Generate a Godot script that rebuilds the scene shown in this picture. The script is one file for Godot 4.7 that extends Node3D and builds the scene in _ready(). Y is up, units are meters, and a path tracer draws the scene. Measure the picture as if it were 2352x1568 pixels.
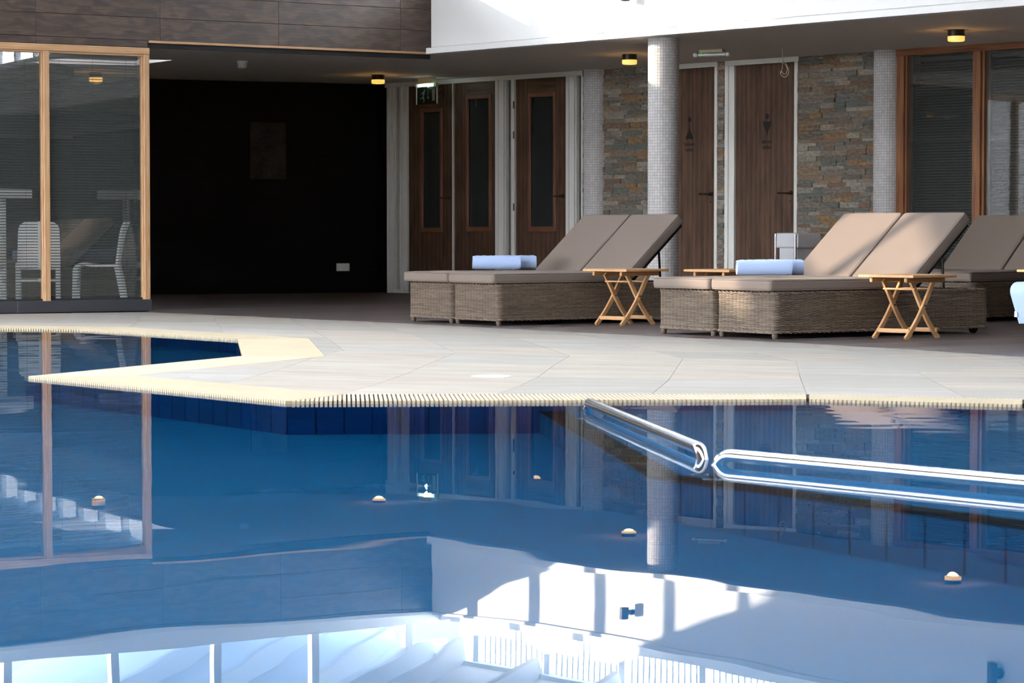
extends Node3D
# An indoor pool with a stone surround, loungers under a low wing and a glazed pitched roof over the water.
# x right, y up, z towards the camera. y = 0 is the water level.

const C0 := Vector3(-0.87, 0, -28.73)      # corner where the timber and the white fascia meet
const FLOOR := -0.08                        # finished floor beside the building
const CEIL := 2.63
const TOP := 3.38                           # top of the low wing
const SETBACK := 0.32
const FRONT_END := 13.67
const FRONT_TOP := 3.8                      # head of the window front
const RIDGE := 8.0                          # distance of the roof ridge from the white wall

var M := {}
var rng := RandomNumberGenerator.new()
var names := {}
var frame_white: Transform3D
var frame_wood: Transform3D
var frame_wall: Transform3D
var frame_dark: Transform3D

# ------------------------------------------------------------------ mesh builder
class MB:
	var v := PackedVector3Array()
	var n := PackedVector3Array()
	var uv := PackedVector2Array()
	var c := PackedColorArray()
	var ix := PackedInt32Array()
	var col := Color(1, 1, 1)
	func face(p: Array, centre: Vector3, uvs: Array = []) -> void:
		var nn: Vector3 = (p[1] - p[0]).cross(p[2] - p[0]).normalized()
		var mid := Vector3.ZERO
		for q in p:
			mid += q
		mid /= p.size()
		var flip := nn.dot(mid - centre) < 0.0
		if flip:
			nn = -nn
		var b := v.size()
		for i in p.size():
			v.append(p[i])
			n.append(nn)
			c.append(col)
			uv.append(uvs[i] if uvs.size() else Vector2(p[i].x + p[i].z, p[i].y))
		for i in range(1, p.size() - 1):
			if flip:
				ix.append_array([b, b + i, b + i + 1])
			else:
				ix.append_array([b, b + i + 1, b + i])
	func vert(p: Vector3, nn: Vector3, t := Vector2.ZERO) -> int:
		v.append(p)
		n.append(nn)
		uv.append(t)
		c.append(col)
		return v.size() - 1
	func tri(a: int, b: int, d: int) -> void:     # counter-clockwise seen from outside
		ix.append_array([a, d, b])
	func box(xf: Transform3D, s: Vector3, bev := 0.0, uo := Vector2.ZERO) -> void:
		var h := s * 0.5
		var ax := 0
		for k in [1, 2]:
			if s[k] > s[ax]:
				ax = k
		var corner := func(sg: Vector3, full: int) -> Vector3:
			var p := Vector3.ZERO
			for k in 3:
				p[k] = sg[k] * (h[k] if (k == full or bev == 0.0) else h[k] - bev)
			return p
		var put := func(pl: Array, axis: int) -> void:
			var u1 := ax if ax != axis else (axis + 1) % 3
			var u2 := 3 - u1 - axis
			var w := []
			var t := []
			for p in pl:
				w.append(xf * p)
				t.append(Vector2(p[u1], p[u2]) + uo)
			face(w, xf.origin, t)
		for axis in 3:
			var a1 := (axis + 1) % 3
			var a2 := (axis + 2) % 3
			for sg in [-1.0, 1.0]:
				var pl := []
				for q in [[-1, -1], [1, -1], [1, 1], [-1, 1]]:
					var g := Vector3.ZERO
					g[axis] = sg
					g[a1] = q[0]
					g[a2] = q[1]
					pl.append(corner.call(g, axis))
				put.call(pl, axis)
		if bev > 0.0:
			for axis in 3:
				var a1 := (axis + 1) % 3
				var a2 := (axis + 2) % 3
				for s1 in [-1.0, 1.0]:
					for s2 in [-1.0, 1.0]:
						var g0 := Vector3.ZERO
						g0[a1] = s1
						g0[a2] = s2
						var g1 := g0
						g0[axis] = -1
						g1[axis] = 1
						put.call([corner.call(g0, a1), corner.call(g1, a1), corner.call(g1, a2), corner.call(g0, a2)], a1)
			for s1 in [-1.0, 1.0]:
				for s2 in [-1.0, 1.0]:
					for s3 in [-1.0, 1.0]:
						var g := Vector3(s1, s2, s3)
						put.call([corner.call(g, 0), corner.call(g, 1), corner.call(g, 2)], 1)
	func span(x0: float, x1: float, y0: float, y1: float, z0: float, z1: float, bev := 0.0, uo := Vector2.ZERO) -> void:
		box(Transform3D(Basis.IDENTITY, Vector3((x0 + x1) / 2, (y0 + y1) / 2, (z0 + z1) / 2)), Vector3(absf(x1 - x0), absf(y1 - y0), absf(z1 - z0)), bev, uo)
	# vertical prism over a plan polygon (x, z); top may follow a height function
	func prism(poly: PackedVector2Array, y0: float, y1: float, top: Variant = null, uo := Vector2.ZERO, bottom := true) -> void:
		var tr := Geometry2D.triangulate_polygon(poly)
		var th := func(q: Vector2) -> float: return top.call(q) if top != null else y1
		var mid := Vector2.ZERO
		for q in poly:
			mid += q
		mid /= poly.size()
		for i in range(0, tr.size(), 3):
			var up := []
			var dn := []
			var t := []
			for k in 3:
				var q := poly[tr[i + k]]
				up.append(Vector3(q.x, th.call(q), q.y))
				dn.append(Vector3(q.x, y0, q.y))
				t.append(q + uo)
			face(up, (up[0] + up[1] + up[2]) / 3 - Vector3.UP, t)
			if bottom:
				face(dn, (dn[0] + dn[1] + dn[2]) / 3 + Vector3.UP, t)
		var cw := Geometry2D.is_polygon_clockwise(poly)
		for i in poly.size():
			var a := poly[i]
			var b := poly[(i + 1) % poly.size()]
			var o := (b - a).orthogonal().normalized() * (1.0 if cw else -1.0)
			var m2 := (a + b) * 0.5 + o
			face([Vector3(a.x, y0, a.y), Vector3(b.x, y0, b.y), Vector3(b.x, th.call(b), b.y), Vector3(a.x, th.call(a), a.y)], Vector3(m2.x, (y0 + y1) / 2, m2.y))
	# upright plate: polygon in local (x, y) pushed from z0 to z1
	func plate(poly: PackedVector2Array, z0: float, z1: float, xf := Transform3D.IDENTITY) -> void:
		var tr := Geometry2D.triangulate_polygon(poly)
		for i in range(0, tr.size(), 3):
			for z in [z0, z1]:
				var w := []
				var t := []
				for k in 3:
					var q := poly[tr[i + k]]
					w.append(xf * Vector3(q.x, q.y, z))
					t.append(q)
				var q0 := poly[tr[i]]
				face(w, xf * Vector3(q0.x, q0.y, (z0 + z1) / 2), t)
		var cw := Geometry2D.is_polygon_clockwise(poly)
		for i in poly.size():
			var a := poly[i]
			var b := poly[(i + 1) % poly.size()]
			var o := (b - a).orthogonal().normalized() * (1.0 if cw else -1.0)
			var m2 := (a + b) * 0.5 + o * 0.01
			face([xf * Vector3(a.x, a.y, z0), xf * Vector3(b.x, b.y, z0), xf * Vector3(b.x, b.y, z1), xf * Vector3(a.x, a.y, z1)], xf * Vector3(m2.x, m2.y, (z0 + z1) / 2))
	func tube(pts: Array, r: float, sides := 10, closed := false, caps := true) -> void:
		var m := pts.size()
		var prev := Vector3.UP
		var rings := []
		for i in m:
			var a: Vector3 = pts[(i - 1 + m) % m] if closed else pts[maxi(i - 1, 0)]
			var b: Vector3 = pts[(i + 1) % m] if closed else pts[mini(i + 1, m - 1)]
			var d := (b - a).normalized()
			var s := d.cross(prev)
			if s.length() < 0.05:
				s = d.cross(Vector3.RIGHT)
			s = s.normalized()
			var w := s.cross(d).normalized()
			prev = w
			var ring := []
			for k in sides:
				var ang := TAU * k / sides
				var nn := s * cos(ang) + w * sin(ang)
				ring.append(vert(pts[i] + nn * r, nn, Vector2(float(k) / sides, i * 0.05)))
			rings.append(ring)
		for i in (m if closed else m - 1):
			var j := (i + 1) % m
			for k in sides:
				var k2 := (k + 1) % sides
				tri(rings[i][k], rings[j][k2], rings[i][k2])
				tri(rings[i][k], rings[j][k], rings[j][k2])
		if caps and not closed:
			for e in [0, m - 1]:
				var w := []
				for k in sides:
					w.append(v[rings[e][k]])
				var inner: Vector3 = pts[1] if e == 0 else pts[m - 2]
				face(w, inner)
	# turned shape: profile of (radius, height) round the y axis of xf
	func lathe(prof: Array, sides := 20, xf := Transform3D.IDENTITY) -> void:
		for i in prof.size() - 1:
			var p0: Vector2 = prof[i]
			var p1: Vector2 = prof[i + 1]
			var e := p1 - p0
			if e.length() < 1e-6:
				continue
			var nn := Vector2(e.y, -e.x).normalized()
			for k in sides:
				var a0 := TAU * k / sides
				var a1 := TAU * (k + 1) / sides
				var q := func(p: Vector2, a: float) -> Vector3: return Vector3(p.x * cos(a), p.y, p.x * sin(a))
				var nv := func(a: float) -> Vector3: return (xf.basis * Vector3(nn.x * cos(a), nn.y, nn.x * sin(a))).normalized()
				var i0 := vert(xf * q.call(p0, a0), nv.call(a0), Vector2(float(k) / sides, p0.y))
				var i1 := vert(xf * q.call(p0, a1), nv.call(a1), Vector2(float(k + 1) / sides, p0.y))
				var i2 := vert(xf * q.call(p1, a1), nv.call(a1), Vector2(float(k + 1) / sides, p1.y))
				var i3 := vert(xf * q.call(p1, a0), nv.call(a0), Vector2(float(k) / sides, p1.y))
				tri(i0, i2, i1)
				tri(i0, i3, i2)
	# bar of rectangular section swept along points that lie in the local x-y plane
	func bar(pts: Array, wide: float, deep: float, z: float) -> void:
		var m := pts.size()
		for i in m - 1:
			var c4 := []
			for j in [i, i + 1]:
				var a: Vector2 = pts[maxi(j - 1, 0)]
				var b: Vector2 = pts[mini(j + 1, m - 1)]
				var o: Vector2 = (b - a).normalized().orthogonal() * wide * 0.5
				var p: Vector2 = pts[j]
				for q in [[1, 1], [-1, 1], [-1, -1], [1, -1]]:
					c4.append(Vector3(p.x + o.x * q[0], p.y + o.y * q[0], z + deep * 0.5 * q[1]))
			var mid: Vector3 = (c4[0] + c4[2] + c4[4] + c4[6]) / 4
			for k in 4:
				var k2 := (k + 1) % 4
				face([c4[k], c4[k2], c4[4 + k2], c4[4 + k]], mid, [Vector2(i * 0.06, 0), Vector2(i * 0.06, 0.03), Vector2(i * 0.06 + 0.06, 0.03), Vector2(i * 0.06 + 0.06, 0)])
			if i == 0:
				face([c4[0], c4[1], c4[2], c4[3]], mid)
			if i == m - 2:
				face([c4[4], c4[5], c4[6], c4[7]], mid)
	# soft upholstered block, centred on xf
	func pillow(xf: Transform3D, s: Vector3, r: float, puff: float, seg := Vector3i(20, 6, 14), sag := 0.0) -> void:
		var h := s * 0.5
		var inner := h - Vector3.ONE * r
		for axis in 3:
			var a1 := (axis + 1) % 3
			var a2 := (axis + 2) % 3
			for sg in [-1.0, 1.0]:
				var base := v.size()
				var n1: int = seg[a1]
				var n2: int = seg[a2]
				for i in n1 + 1:
					for j in n2 + 1:
						var p := Vector3.ZERO
						p[axis] = sg * h[axis]
						p[a1] = h[a1] * sin((float(i) / n1 * 2 - 1) * PI / 2)
						p[a2] = h[a2] * sin((float(j) / n2 * 2 - 1) * PI / 2)
						var core := p.clamp(-inner, inner)
						var d := (p - core)
						var nn := d.normalized() if d.length() > 1e-6 else Vector3.ZERO
						var q := core + nn * r
						var fx := 1.0 - pow(q.x / h.x, 4)
						var fz := 1.0 - pow(q.z / h.z, 4)
						var fy := 1.0 - pow(q.y / h.y, 2)
						var bump := puff * fx * fz + sag * sin(q.x * 9.0 + q.z * 4.0) * fx * fz
						q.y += signf(q.y) * bump * absf(q.y / h.y)
						q.z += signf(q.z) * puff * 0.5 * fx * fy * absf(q.z / h.z)
						q.x += signf(q.x) * puff * 0.5 * fz * fy * absf(q.x / h.x)
						vert(xf * q, xf.basis * nn, Vector2(q[a1], q[a2]))
				for i in n1:
					for j in n2:
						var a := base + i * (n2 + 1) + j
						var b := a + n2 + 1
						if sg > 0:
							tri(a, b, b + 1)
							tri(a, b + 1, a + 1)
						else:
							tri(a, b + 1, b)
							tri(a, a + 1, b + 1)
	func mesh() -> ArrayMesh:
		var arr := []
		arr.resize(Mesh.ARRAY_MAX)
		arr[Mesh.ARRAY_VERTEX] = v
		arr[Mesh.ARRAY_NORMAL] = n
		arr[Mesh.ARRAY_TEX_UV] = uv
		arr[Mesh.ARRAY_COLOR] = c
		arr[Mesh.ARRAY_INDEX] = ix
		var am := ArrayMesh.new()
		am.add_surface_from_arrays(Mesh.PRIMITIVE_TRIANGLES, arr)
		return am

# ------------------------------------------------------------------ naming and tagging
func numbered(called: String) -> String:
	if not names.has(called):
		names[called] = 0
		return called
	names[called] += 1
	return "%s_%03d" % [called, names[called]]

func tag(o: Node, label: String, category: String, group := "", kind := "") -> Node:
	o.set_meta("label", label)
	o.set_meta("category", category)
	if group:
		o.set_meta("group", group)
	if kind:
		o.set_meta("kind", kind)
	return o

func thing(called: String, xf: Transform3D, label: String, category: String, group := "", kind := "") -> Node3D:
	var o := Node3D.new()
	o.name = numbered(called)
	add_child(o)
	o.transform = xf
	tag(o, label, category, group, kind)
	return o

func part(parent: Node, called: String, m: Mesh, mat: Material, xf := Transform3D.IDENTITY, label := "") -> MeshInstance3D:
	var o := MeshInstance3D.new()
	o.name = called
	o.mesh = m
	o.material_override = mat
	o.transform = xf
	parent.add_child(o, true)
	if label:
		o.set_meta("label", label)
	return o

func solo(called: String, m: Mesh, mat: Material, xf: Transform3D, label: String, category: String, group := "", kind := "") -> MeshInstance3D:
	var o := MeshInstance3D.new()
	o.name = numbered(called)
	o.mesh = m
	o.material_override = mat
	o.transform = xf
	add_child(o)
	tag(o, label, category, group, kind)
	return o

func copy_of(o: Node3D, xf: Transform3D, label: String, group := "") -> Node3D:
	var base: String = o.name
	var r: Node3D = o.duplicate()
	r.name = numbered(base)
	add_child(r)
	r.transform = xf
	r.set_meta("label", label)
	if group:
		r.set_meta("group", group)
	return r

func slab(x0: float, x1: float, y0: float, y1: float, z0: float, z1: float, bev := 0.0) -> ArrayMesh:
	var b := MB.new()
	b.span(x0, x1, y0, y1, z0, z1, bev)
	return b.mesh()

func turned(deg: float, at: Vector3) -> Transform3D:
	return Transform3D(Basis(Vector3.UP, deg_to_rad(deg)), at)

func frame(at: Vector3, along: Vector3) -> Transform3D:
	var x := along.normalized()
	return Transform3D(Basis(x, Vector3.UP, x.cross(Vector3.UP)), at)

# ------------------------------------------------------------------ materials
func material(called: String, color: Color, rough: float, metal := 0.0, spec := 0.5) -> StandardMaterial3D:
	var m := StandardMaterial3D.new()
	m.resource_name = called
	m.albedo_color = color
	m.roughness = rough
	m.metallic = metal
	m.metallic_specular = spec
	M[called] = m
	return m

func noise(seed_value: int, freq: float, octaves := 4) -> FastNoiseLite:
	var f := FastNoiseLite.new()
	f.seed = seed_value
	f.frequency = freq
	f.fractal_octaves = octaves
	return f

func mottled(a: Color, b: Color, seed_value: int, freq: float, sx: float, sy: float, size := 256) -> ImageTexture:
	var f := noise(seed_value, freq)
	var g := noise(seed_value + 7, freq * 6.0, 2)
	var im := Image.create(size, size, false, Image.FORMAT_RGB8)
	for y in size:
		for x in size:
			# blends two offset samples so that the edges meet
			var wx := float(x) / size
			var wy := float(y) / size
			var s := 0.0
			for k in 4:
				var ox := x - (size if k % 2 == 1 else 0)
				var oy := y - (size if k > 1 else 0)
				var w := (wx if k % 2 == 1 else 1.0 - wx) * (wy if k > 1 else 1.0 - wy)
				s += w * (f.get_noise_2d(ox * sx, oy * sy) * 0.75 + g.get_noise_2d(ox * sx, oy * sy) * 0.35)
			im.set_pixel(x, y, a.lerp(b, clampf(0.5 + s * 0.9, 0.0, 1.0)))
	return ImageTexture.create_from_image(im)

# timber veneer: fine fibres along u with cathedral figure
func grain(dark: Color, mid: Color, light: Color, seed_value: int, figure: float, w := 768, h := 192) -> ImageTexture:
	var low := noise(seed_value, 0.004, 3)
	var fine := noise(seed_value + 3, 0.05, 2)
	var im := Image.create(w, h, false, Image.FORMAT_RGB8)
	for y in h:
		for x in w:
			var wx := float(x) / w
			var bend: float = lerpf(low.get_noise_2d(x, y * 3.0), low.get_noise_2d(x - w, y * 3.0), wx)
			var ring := 0.5 + 0.5 * sin((float(y) / h + bend * figure) * 46.0)
			var fib: float = lerpf(fine.get_noise_2d(x * 0.12, y * 7.0), fine.get_noise_2d((x - w) * 0.12, y * 7.0), wx)
			var k := clampf(0.5 + fib * 0.75 + (ring - 0.5) * 0.42 + bend * 0.5, 0.0, 1.0)
			im.set_pixel(x, y, dark.lerp(mid, k * 2.0) if k < 0.5 else mid.lerp(light, k * 2.0 - 1.0))
	return ImageTexture.create_from_image(im)

func wood(called: String, tex: Texture2D, sx: float, sy: float, rough: float, relief := 0.0) -> StandardMaterial3D:
	var m := material(called, Color.WHITE, rough)
	m.albedo_texture = tex
	m.uv1_scale = Vector3(sx, sy, 1)
	if relief > 0.0:
		m.heightmap_enabled = true
		m.heightmap_texture = tex
		m.heightmap_scale = relief
	return m

func tri_tex(m: StandardMaterial3D, tex: Texture2D, scale: float, relief := 0.0, world_space := false) -> StandardMaterial3D:
	m.albedo_texture = tex
	m.uv1_triplanar = true
	m.uv1_world_triplanar = world_space
	m.uv1_scale = Vector3.ONE * scale
	if relief > 0.0:
		m.heightmap_enabled = true
		m.heightmap_texture = tex
		m.heightmap_scale = relief
	return m

func glass(called: String, alpha: float) -> StandardMaterial3D:
	var m := material(called, Color(0.9, 0.96, 0.94, alpha), 0.0)
	m.transparency = BaseMaterial3D.TRANSPARENCY_ALPHA
	return m

func make_materials() -> void:
	material("white_paint", Color(0.95, 0.955, 0.95), 0.55)
	material("soffit_paint", Color(0.92, 0.89, 0.85), 0.8, 0.0, 0.3)
	material("frame_white", Color(0.88, 0.88, 0.86), 0.45)
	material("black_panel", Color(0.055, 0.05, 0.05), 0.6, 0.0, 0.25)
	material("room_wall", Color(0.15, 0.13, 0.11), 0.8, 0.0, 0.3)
	material("house_wall", Color(0.38, 0.44, 0.52), 0.9, 0.0, 0.2)
	material("hall_wall", Color(0.42, 0.34, 0.28), 0.7, 0.0, 0.3)
	material("slate", Color(0.20, 0.20, 0.22), 0.5)
	material("dark_metal", Color(0.20, 0.18, 0.16), 0.4, 0.6)
	material("black_plastic", Color(0.04, 0.04, 0.04), 0.5)
	material("white_plastic", Color(0.93, 0.945, 0.935), 0.35)
	material("cream_plastic", Color(0.78, 0.74, 0.62), 0.5)
	material("steel", Color(0.86, 0.87, 0.88), 0.14, 1.0)
	material("brass", Color(0.30, 0.27, 0.22), 0.35, 0.9)
	material("grout_light", Color(0.55, 0.53, 0.50), 0.9)
	material("grout_dark", Color(0.20, 0.19, 0.19), 0.9)
	material("grout_mauve", Color(0.40, 0.38, 0.39), 0.9)
	material("channel", Color(0.10, 0.10, 0.11), 0.8)
	material("print_black", Color(0.015, 0.012, 0.012), 0.5)
	material("black_tile", Color(0.015, 0.012, 0.012), 0.3)
	material("blind", Color(0.13, 0.125, 0.115), 0.5)
	material("webbing", Color(0.56, 0.52, 0.46), 0.9)
	material("cable_white", Color(0.80, 0.77, 0.68), 0.5)
	material("sign_green", Color(0.01, 0.09, 0.05), 0.4)
	material("sign_white", Color(0.42, 0.50, 0.46), 0.5)
	material("hamper_cloth", Color(0.93, 0.94, 0.96), 0.9)
	glass("glass", 0.02)
	var panel := grain(Color(0.160, 0.116, 0.088), Color(0.252, 0.188, 0.148), Color(0.336, 0.260, 0.204), 11, 0.16)
	wood("panel_wood", panel, 0.74, 1.1, 0.42, 0.06)
	var veneer := grain(Color(0.22, 0.155, 0.115), Color(0.32, 0.235, 0.18), Color(0.41, 0.31, 0.245), 23, 0.02)
	wood("veneer", veneer, 0.5, 1.7, 0.5)
	var moulding := grain(Color(0.33, 0.20, 0.14), Color(0.44, 0.285, 0.21), Color(0.52, 0.36, 0.27), 31, 0.05, 384, 96)
	wood("moulding", moulding, 0.8, 6.0, 0.45)
	var pine := grain(Color(0.614, 0.440, 0.290), Color(0.697, 0.539, 0.382), Color(0.747, 0.614, 0.465), 41, 0.06, 512, 96)
	wood("pine", pine, 0.8, 6.0, 0.45)
	var cedar := grain(Color(0.368, 0.212, 0.120), Color(0.488, 0.304, 0.175), Color(0.570, 0.386, 0.239), 43, 0.06, 384, 96)
	wood("cedar", cedar, 0.8, 6.0, 0.45)
	var teak := grain(Color(0.70, 0.53, 0.36), Color(0.75, 0.58, 0.405), Color(0.80, 0.635, 0.455), 47, 0.05, 384, 96)
	wood("teak", teak, 1.6, 6.0, 0.5)
	for k in 3:
		var d: float = [0.0, 0.035, -0.03][k]
		var dk := grain(Color(0.26 + d, 0.225 + d, 0.22 + d), Color(0.35 + d, 0.31 + d, 0.305 + d), Color(0.45 + d, 0.41 + d, 0.405 + d), 53 + k, 0.03, 384, 96)
		wood("deck_wood_%d" % k, dk, 0.5, 7.0, 0.42, 0.05)
	var stone := mottled(Color(0.56, 0.54, 0.51), Color(0.66, 0.64, 0.615), 61, 0.012, 0.5, 2.4)
	for k in 4:
		var m := material("paving_%d" % k, [Color(0.96, 0.96, 0.965), Color(0.99, 0.975, 0.955), Color(0.93, 0.93, 0.93), Color(0.98, 0.955, 0.935)][k], 0.8, 0.0, 0.2)
		m.albedo_texture = stone
		m.uv1_scale = Vector3(0.55, 0.55, 1)
	var coping := mottled(Color(0.85, 0.79, 0.67), Color(0.91, 0.85, 0.735), 67, 0.02, 1.0, 1.0, 128)
	tri_tex(material("coping", Color(0.82, 0.82, 0.82), 0.8, 0.0, 0.2), coping, 0.8)
	var rock := mottled(Color(0.55, 0.55, 0.55), Color(1, 1, 1), 71, 0.02, 1.0, 2.2)
	var tones := [Color(0.62, 0.58, 0.52), Color(0.55, 0.535, 0.50), Color(0.64, 0.56, 0.46), Color(0.68, 0.65, 0.60), Color(0.52, 0.485, 0.43), Color(0.66, 0.53, 0.38), Color(0.60, 0.55, 0.51), Color(0.50, 0.51, 0.48), Color(0.74, 0.70, 0.63), Color(0.59, 0.485, 0.40)]
	for k in tones.size():
		tri_tex(material("ledge_%d" % k, tones[k], 0.75), rock, 2.6, 0.5)
	material("mosaic", Color(1, 1, 1), 0.6, 0.0, 0.35).vertex_color_use_as_albedo = true
	var cloth := mottled(Color(0.86, 0.86, 0.86), Color(1, 1, 1), 73, 0.22, 1.0, 1.0, 256)
	var cu := tri_tex(material("cushion", Color(0.50, 0.45, 0.415), 0.9, 0.0, 0.3), cloth, 4.0, 0.05)
	cu.rim_enabled = true
	cu.rim = 0.25
	cu.rim_tint = 0.6
	material("piping", Color(0.42, 0.38, 0.35), 0.9)
	var tw := tri_tex(material("towel", Color(0.68, 0.765, 0.91), 0.95, 0.0, 0.2), cloth, 5.0, 0.35)
	tw.rim_enabled = true
	tw.rim = 0.4
	var wk := material("wicker", Color(1, 1, 1), 0.5)
	wk.vertex_color_use_as_albedo = true
	material("wicker_core", Color(0.07, 0.055, 0.045), 0.9)
	material("wicker_foot", Color(0.36, 0.31, 0.26), 0.6)
	var basin := mottled(Color(0.90, 0.93, 0.95), Color(1, 1, 1), 79, 0.02, 1.0, 1.0, 128)
	for k in 3:
		tri_tex(material("pool_tile_%d" % k, [Color(0.0, 0.29, 0.55), Color(0.0, 0.275, 0.53), Color(0.0, 0.305, 0.575)][k], 0.3), basin, 0.7)
	tri_tex(material("pool_floor", Color(0.0, 0.455, 0.65), 0.4), basin, 0.5)
	material("pool_joint", Color(0.02, 0.10, 0.25), 0.8)
	var water := material("water", Color(0.86, 0.96, 1.0, 0.0), 0.0)
	water.refraction_enabled = true
	water.refraction_scale = 0.0333
	var canvas := mottled(Color(0.04, 0.036, 0.03), Color(0.27, 0.24, 0.20), 83, 0.02, 1.0, 1.0, 128)
	material("canvas", Color.WHITE, 0.8).albedo_texture = canvas
	var glow := material("lamp_glow", Color(0.95, 0.85, 0.6), 0.4)
	glow.emission_enabled = true
	glow.emission = Color(1.0, 0.76, 0.36)
	glow.emission_energy_multiplier = 1.15
	var tube := material("tube_glow", Color(0.95, 1, 0.97), 0.4)
	tube.emission_enabled = true
	tube.emission = Color(0.93, 1.0, 0.96)
	tube.emission_energy_multiplier = 1.6
	var led := material("led_green", Color(0.1, 0.9, 0.5), 0.4)
	led.emission_enabled = true
	led.emission = Color(0.1, 0.9, 0.5)
	led.emission_energy_multiplier = 0.7

# ------------------------------------------------------------------ scene
func _ready() -> void:
	var cam := Camera3D.new()
	cam.name = "camera"
	add_child(cam)
	cam.position = Vector3(0, 0.75, 0)
	cam.rotation = Vector3(-atan(259.0 / 6100.0), 0, 0)
	cam.fov = rad_to_deg(2.0 * atan(784.0 / 6100.0))
	cam.near = 0.1
	cam.far = 200.0
	var optics := CameraAttributesPhysical.new()
	optics.frustum_focal_length = 12.0 / (784.0 / 6100.0)
	optics.frustum_focus_distance = 20.5
	optics.exposure_aperture = 9.0
	optics.frustum_near = 0.1
	optics.frustum_far = 200.0
	cam.attributes = optics
	cam.current = true

	var env := Environment.new()
	env.background_mode = Environment.BG_SKY
	var sky := Sky.new()
	var ps := ProceduralSkyMaterial.new()
	ps.sky_top_color = Color(0.93, 0.96, 1.0)
	ps.sky_horizon_color = Color(0.97, 0.98, 1.0)
	ps.ground_bottom_color = Color(0.35, 0.35, 0.33)
	ps.ground_horizon_color = Color(0.55, 0.55, 0.53)
	ps.sky_energy_multiplier = 5.0
	ps.ground_energy_multiplier = 3.2
	ps.sun_angle_max = 4.0
	sky.sky_material = ps
	env.sky = sky
	env.tonemap_mode = Environment.TONE_MAPPER_LINEAR
	env.tonemap_exposure = 1.0
	env.sdfgi_enabled = true
	env.ssao_enabled = true
	env.ssil_enabled = true
	var we := WorldEnvironment.new()
	we.name = "environment"
	we.environment = env
	add_child(we)

	var sun := DirectionalLight3D.new()
	sun.name = "sun"
	sun.basis = Basis.looking_at(-Vector3(-0.968, 0.237, -0.0845).normalized())
	sun.light_color = Color(1.0, 0.93, 0.83)
	sun.light_energy = 3.5
	sun.light_angular_distance = 0.53
	sun.shadow_enabled = true
	add_child(sun)

	rng.seed = 4242
	frame_white = frame(C0, Vector3(0.645, 0, 0.764))
	frame_wood = frame(C0, Vector3(0.839, 0, -0.544))
	frame_wall = frame(Vector3(3.1, 0, -29.15), Vector3(0.66, 0, 0.7513))
	frame_dark = frame(Vector3(-1.63, 0, -34.79), Vector3(0.912, 0, -0.41))
	make_materials()
	build_pool()
	build_paving()
	build_timber_floor()
	build_shell()
	build_fascias()
	build_door_wall()
	build_glazed_room()
	build_columns()
	build_loungers()
	build_tables()
	build_towels()
	build_rails()
	build_chairs()
	build_ceiling_fittings()
	build_small_things()

func p2(a: Array) -> PackedVector2Array:
	var r := PackedVector2Array()
	for q in a:
		r.append(Vector2(q[0], q[1]))
	return r

var water_edge: PackedVector2Array
var coping_edge: PackedVector2Array

func pool_outline() -> PackedVector2Array:
	return p2([[-7, -20.43], [-3.805, -19.724], [-3.418, -19.639], [-3.182, -19.471], [-1.836, -17.733], [-1.567, -15.4], [-2.428, -13.253], [-0.961, -11.341], [1.281, -11.484], [2.148, -11.12], [6, -9.5], [6, -1], [-7, -1]])

func plateau_outline() -> PackedVector2Array:
	return p2([[0.125, -11.41], [0.45, -8.53], [1.39, -7.17], [5.6, -1.08], [5.98, -1.08], [5.98, -9.52], [2.148, -11.13], [1.281, -11.49]])

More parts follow.
